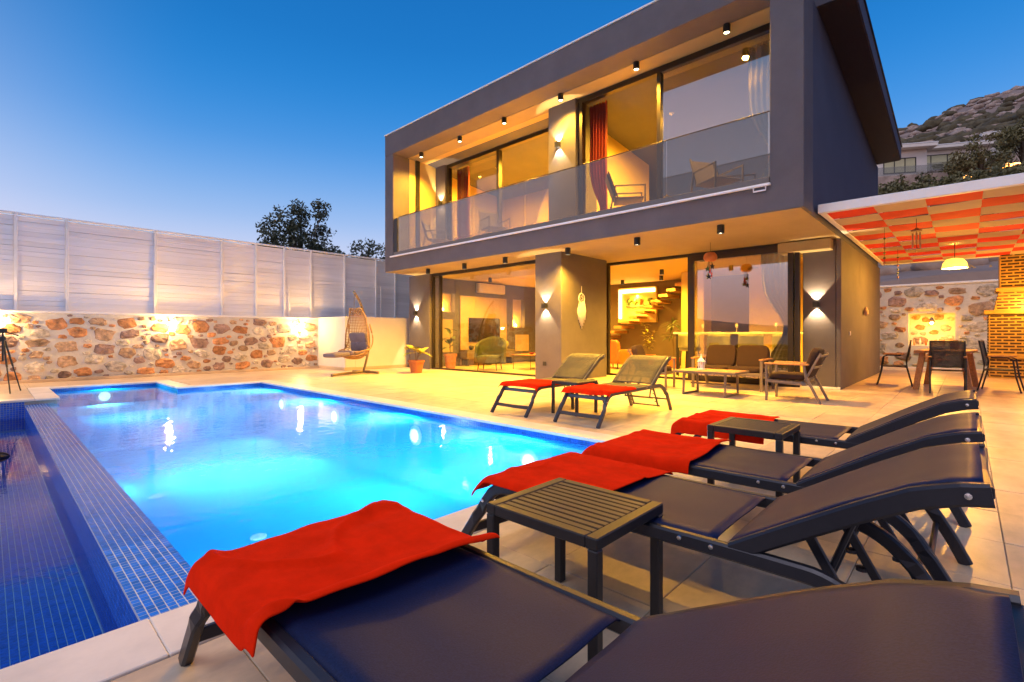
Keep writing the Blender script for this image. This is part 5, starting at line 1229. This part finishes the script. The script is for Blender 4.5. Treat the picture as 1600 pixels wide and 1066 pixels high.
# hill houses, each standing on the slope
def hill_house(label, px, py, r, L, D, Hh, rz, wins, seed):
    p = onray(px, py, r); gz = hill_z(p.x, p.y); t = thing('hill_house', label, 'house', (p.x, p.y, p.z), rz)
    # terrace plinth down into the slope
    MB().cbox(-L / 2 - 1.2, L / 2 + 1.0, -D / 2 - 1.6, D / 2 + 1, min(-1.2, gz - p.z - 1.5), -.02, .04).put('plinth', M['rock'], t)
    MB().cbox(-L / 2, L / 2, -D / 2, D / 2, 0, Hh, .03).put('wall', M['house_pale'], t)
    rf = MB().cbox(-L / 2 - .6, L / 2 + .6, -D / 2 - .8, D / 2 + .4, Hh + .005, Hh + .35, .04).put('roof', M['house_pale'], t)
    MB().cbox(-L / 2 - .62, L / 2 + .62, -D / 2 - .82, D / 2 + .42, Hh + .355, Hh + .45, .02).put('roof_edge', M['white_paint'], rf)
    for k in range(2): MB().lathe([(.28, 0), (.28, .5), (.1, .62)], (-1.5 + 1.4 * k, 0, Hh + .46), 10).put('water_tank', M['white_paint'], rf)
    for (x0, x1, z0, z1) in wins:
        fr = MB(); fr.box(x0, x1, -D / 2 - .05, -D / 2 - .003, z0, z0 + .09); fr.box(x0, x1, -D / 2 - .05, -D / 2 - .003, z1 - .09, z1)
        for k in range(4): q = lerp(x0, x1 - .09, k / 3); fr.box(q, q + .09, -D / 2 - .052, -D / 2 - .004, z0 + .091, z1 - .091)
        w_ = fr.put('window', M['frame_brown'], t); MB().box(x0 + .05, x1 - .05, -D / 2 - .02, -D / 2 - .006, z0 + .05, z1 - .05).put('pane', M['curtain_pale'], w_)
    MB().box(-L / 2 - .9, L / 2 + .7, -D / 2 - 1.42, -D / 2 - 1.40, 0, .9).put('terrace_glass', M['glass_grey'], t)
    return t
hill_house('pale flat roofed villa with a long window on the slope above the pergola', 1455, 281, 78, 9.0, 5, 2.7, R(-62), [(-2.9, 2.0, .4, 2.2), (2.6, 3.8, .5, 2.1)], 1)
hill_house('pale villa partly behind an olive tree higher on the slope', 1590, 252, 92, 8.5, 5, 2.8, R(-70), [(-3.2, .2, .5, 2.2), (1.2, 3, .5, 2.2)], 2)
hill_house('small pale house with an orange lit eave just beside the roof edge', 1386, 291, 68, 5, 5, 3.0, R(-60), [(-1.5, 1.5, .6, 2.2)], 3)
for k, (px, py, r, lab) in enumerate(((1513, 279, 55, 'orange garden lamp glowing among shrubs'), (1570, 261, 58, 'orange garden lamp glowing among shrubs'), (1586, 260, 58, 'orange garden lamp glowing among shrubs'), (1384, 262, 66, 'orange garden lamp glowing among shrubs'), (1504, 284, 55, 'orange garden lamp glowing among shrubs'))):
    p = onray(px, py, r); t = thing('garden_lamp', lab, 'lamp', p, group='orange lamps on the slope')
    MB().lathe([(.05, -.3), (.3, -.22), (.42, 0), (.3, .22), (.05, .3)], n=12).put('globe', M['orange_lamp'], t, smooth=True); MB().tube([(0, 0, -.3), (0, 0, min(-.5, hill_z(p.x, p.y) - p.z))], .05, 6).put('post', M['black'], t)
sp = [(1532, 236, 66, 3.3, 'olive_tree'), (1598, 205, 70, 2.6, 'olive_tree'), (1415, 292, 55, 2.2, ''), (1450, 292, 50, 2.0, ''), (1482, 296, 46, 1.7, ''), (1512, 288, 52, 2.0, ''), (1545, 282, 52, 2.4, ''), (1578, 272, 55, 2.3, ''), (1384, 300, 50, 1.6, ''), (1605, 262, 55, 2.4, ''), (1500, 262, 70, 1.8, ''), (1560, 258, 74, 2.0, ''), (1430, 262, 96, 2.6, ''), (1490, 240, 100, 2.8, ''), (1570, 218, 110, 3.0, ''), (1405, 240, 105, 2.6, '')]
for k, (px, py, r, s_, kind) in enumerate(sp):
    s_ *= .72
    p = onray(px, py, r); gz = hill_z(p.x, p.y); hh = max(.4, p.z - gz)
    lab = ('grey green olive tree between the two pale villas' if k == 0 else 'olive tree above the upper villa') if kind else 'rounded green shrub on the slope above the pergola'
    tree(lab, (p.x, p.y, gz - .3), hh * .6 + .2, [(0, 0, hh, s_ * 1.0, s_ * 1.0, s_ * .8), (-s_ * .7, s_ * .5, hh - s_ * .3, s_ * .6, s_ * .6, s_ * .5), (s_ * .6, -s_ * .5, hh - s_ * .35, s_ * .6, s_ * .6, s_ * .5)], 'leaf_olive', 40 + k, per=60, size=.15, name='tree' if kind else 'shrub', nc=20, rad=.55, group=None if kind else 'shrubs on the slope')
for k, (px, r, q) in enumerate(((1382, 23.6, .6), (1396, 25.5, .8), (1410, 24.2, .5), (1424, 27.0, .9), (1438, 24.4, .7), (1452, 26.2, .6), (1466, 23.8, .9), (1478, 28.5, 1.0), (1492, 25.0, .7), (1506, 24.0, .9), (1518, 27.0, .8), (1532, 24.8, 1.0), (1546, 26.4, .7), (1403, 31, 1.1), (1445, 33, 1.2), (1500, 32, 1.0), (1540, 31, 1.1))):
    p = onray(px, 430, r); v0, f0 = ico(2); w_ = v0 * (1 + nprng.uniform(-.2, .2, (len(v0), 1))) * np.array([.5, .8, .48]) * q
    o = put_mesh('boulder', np_mesh('boulder', w_, f0), M['rock']); o.location = (p.x, p.y, hill_z(p.x, p.y) + .12 * q); tag(o, 'grey boulder lying behind the stone retaining wall', 'boulder', 'boulders behind the retaining wall')
for k, (px, r, s_) in enumerate(((1376, 26, .8), (1392, 29, .9), (1418, 30, .8), (1458, 30, .9), (1484, 34, 1.0), (1512, 30, .8), (1550, 29, .9), (1428, 36, 1.2), (1534, 36, 1.1))):
    p = onray(px, 430, r); tree('low dark bush among the boulders behind the retaining wall', (p.x, p.y, hill_z(p.x, p.y) - .1), .3, [(0, 0, .5 * s_, .9 * s_, .9 * s_, .5 * s_)], 'leaf_dark', 80 + k, per=50, size=.07, name='shrub', nc=22, rad=.35, group='bushes behind the retaining wall')
t = thing('timber_rail', 'weathered pale timber rail with crossed braces behind the retaining wall', 'fence', onray(1480, 440, 23))
pr = [onray(px, py, 23) - t.location for px, py in ((1478, 431), (1555, 424), (1490, 437), (1555, 431))]
MB().bar([pr[0], pr[1]], .06, .07).put('rail', M['wood_light'], t); MB().bar([pr[2], pr[3]], .06, .07).put('rail', M['wood_light'], t)
for px in (1482, 1515, 1548): a, b = onray(px, 414, 23.05) - t.location, onray(px, 446, 23.05) - t.location; MB().bar([a, b], .06, .05).put('post', M['wood_light'], t)
a, b = onray(1507, 410, 23.1) - t.location, onray(1545, 430, 23.1) - t.location; MB().bar([a, b], .05, .05).put('brace', M['wood_light'], t)
# far hills across the bay, behind the viewer (seen mirrored in the panes)
fv = []; ff = []; N = 160
for k in range(N + 1):
    az = lerp(95, 290, k / N); a = R(az)
    e = .085 * math.exp(-((az - 140) / 15) ** 2) + .012 + .02 * math.exp(-((az - 205) / 22) ** 2) + .05 * math.exp(-((az - 260) / 20) ** 2) + .006 * noise.noise(Vector((az * .25, 1.3, 0))) + .003 * noise.noise(Vector((az * 1.1, 4.3, 0)))
    r0 = 1700
    for (q, zz) in ((1., -3.), (1.02, e * r0 * .55), (1.05, e * r0), (1.2, -3.)): fv.append((math.cos(a) * r0 * q, math.sin(a) * r0 * q, zz))
for k in range(N):
    for j in range(3): ff.append((k * 4 + j, (k + 1) * 4 + j, (k + 1) * 4 + j + 1, k * 4 + j + 1))
struct(put_mesh('far_hills', np_mesh('far_hills', fv, ff), M['far_hill'], smooth=True))
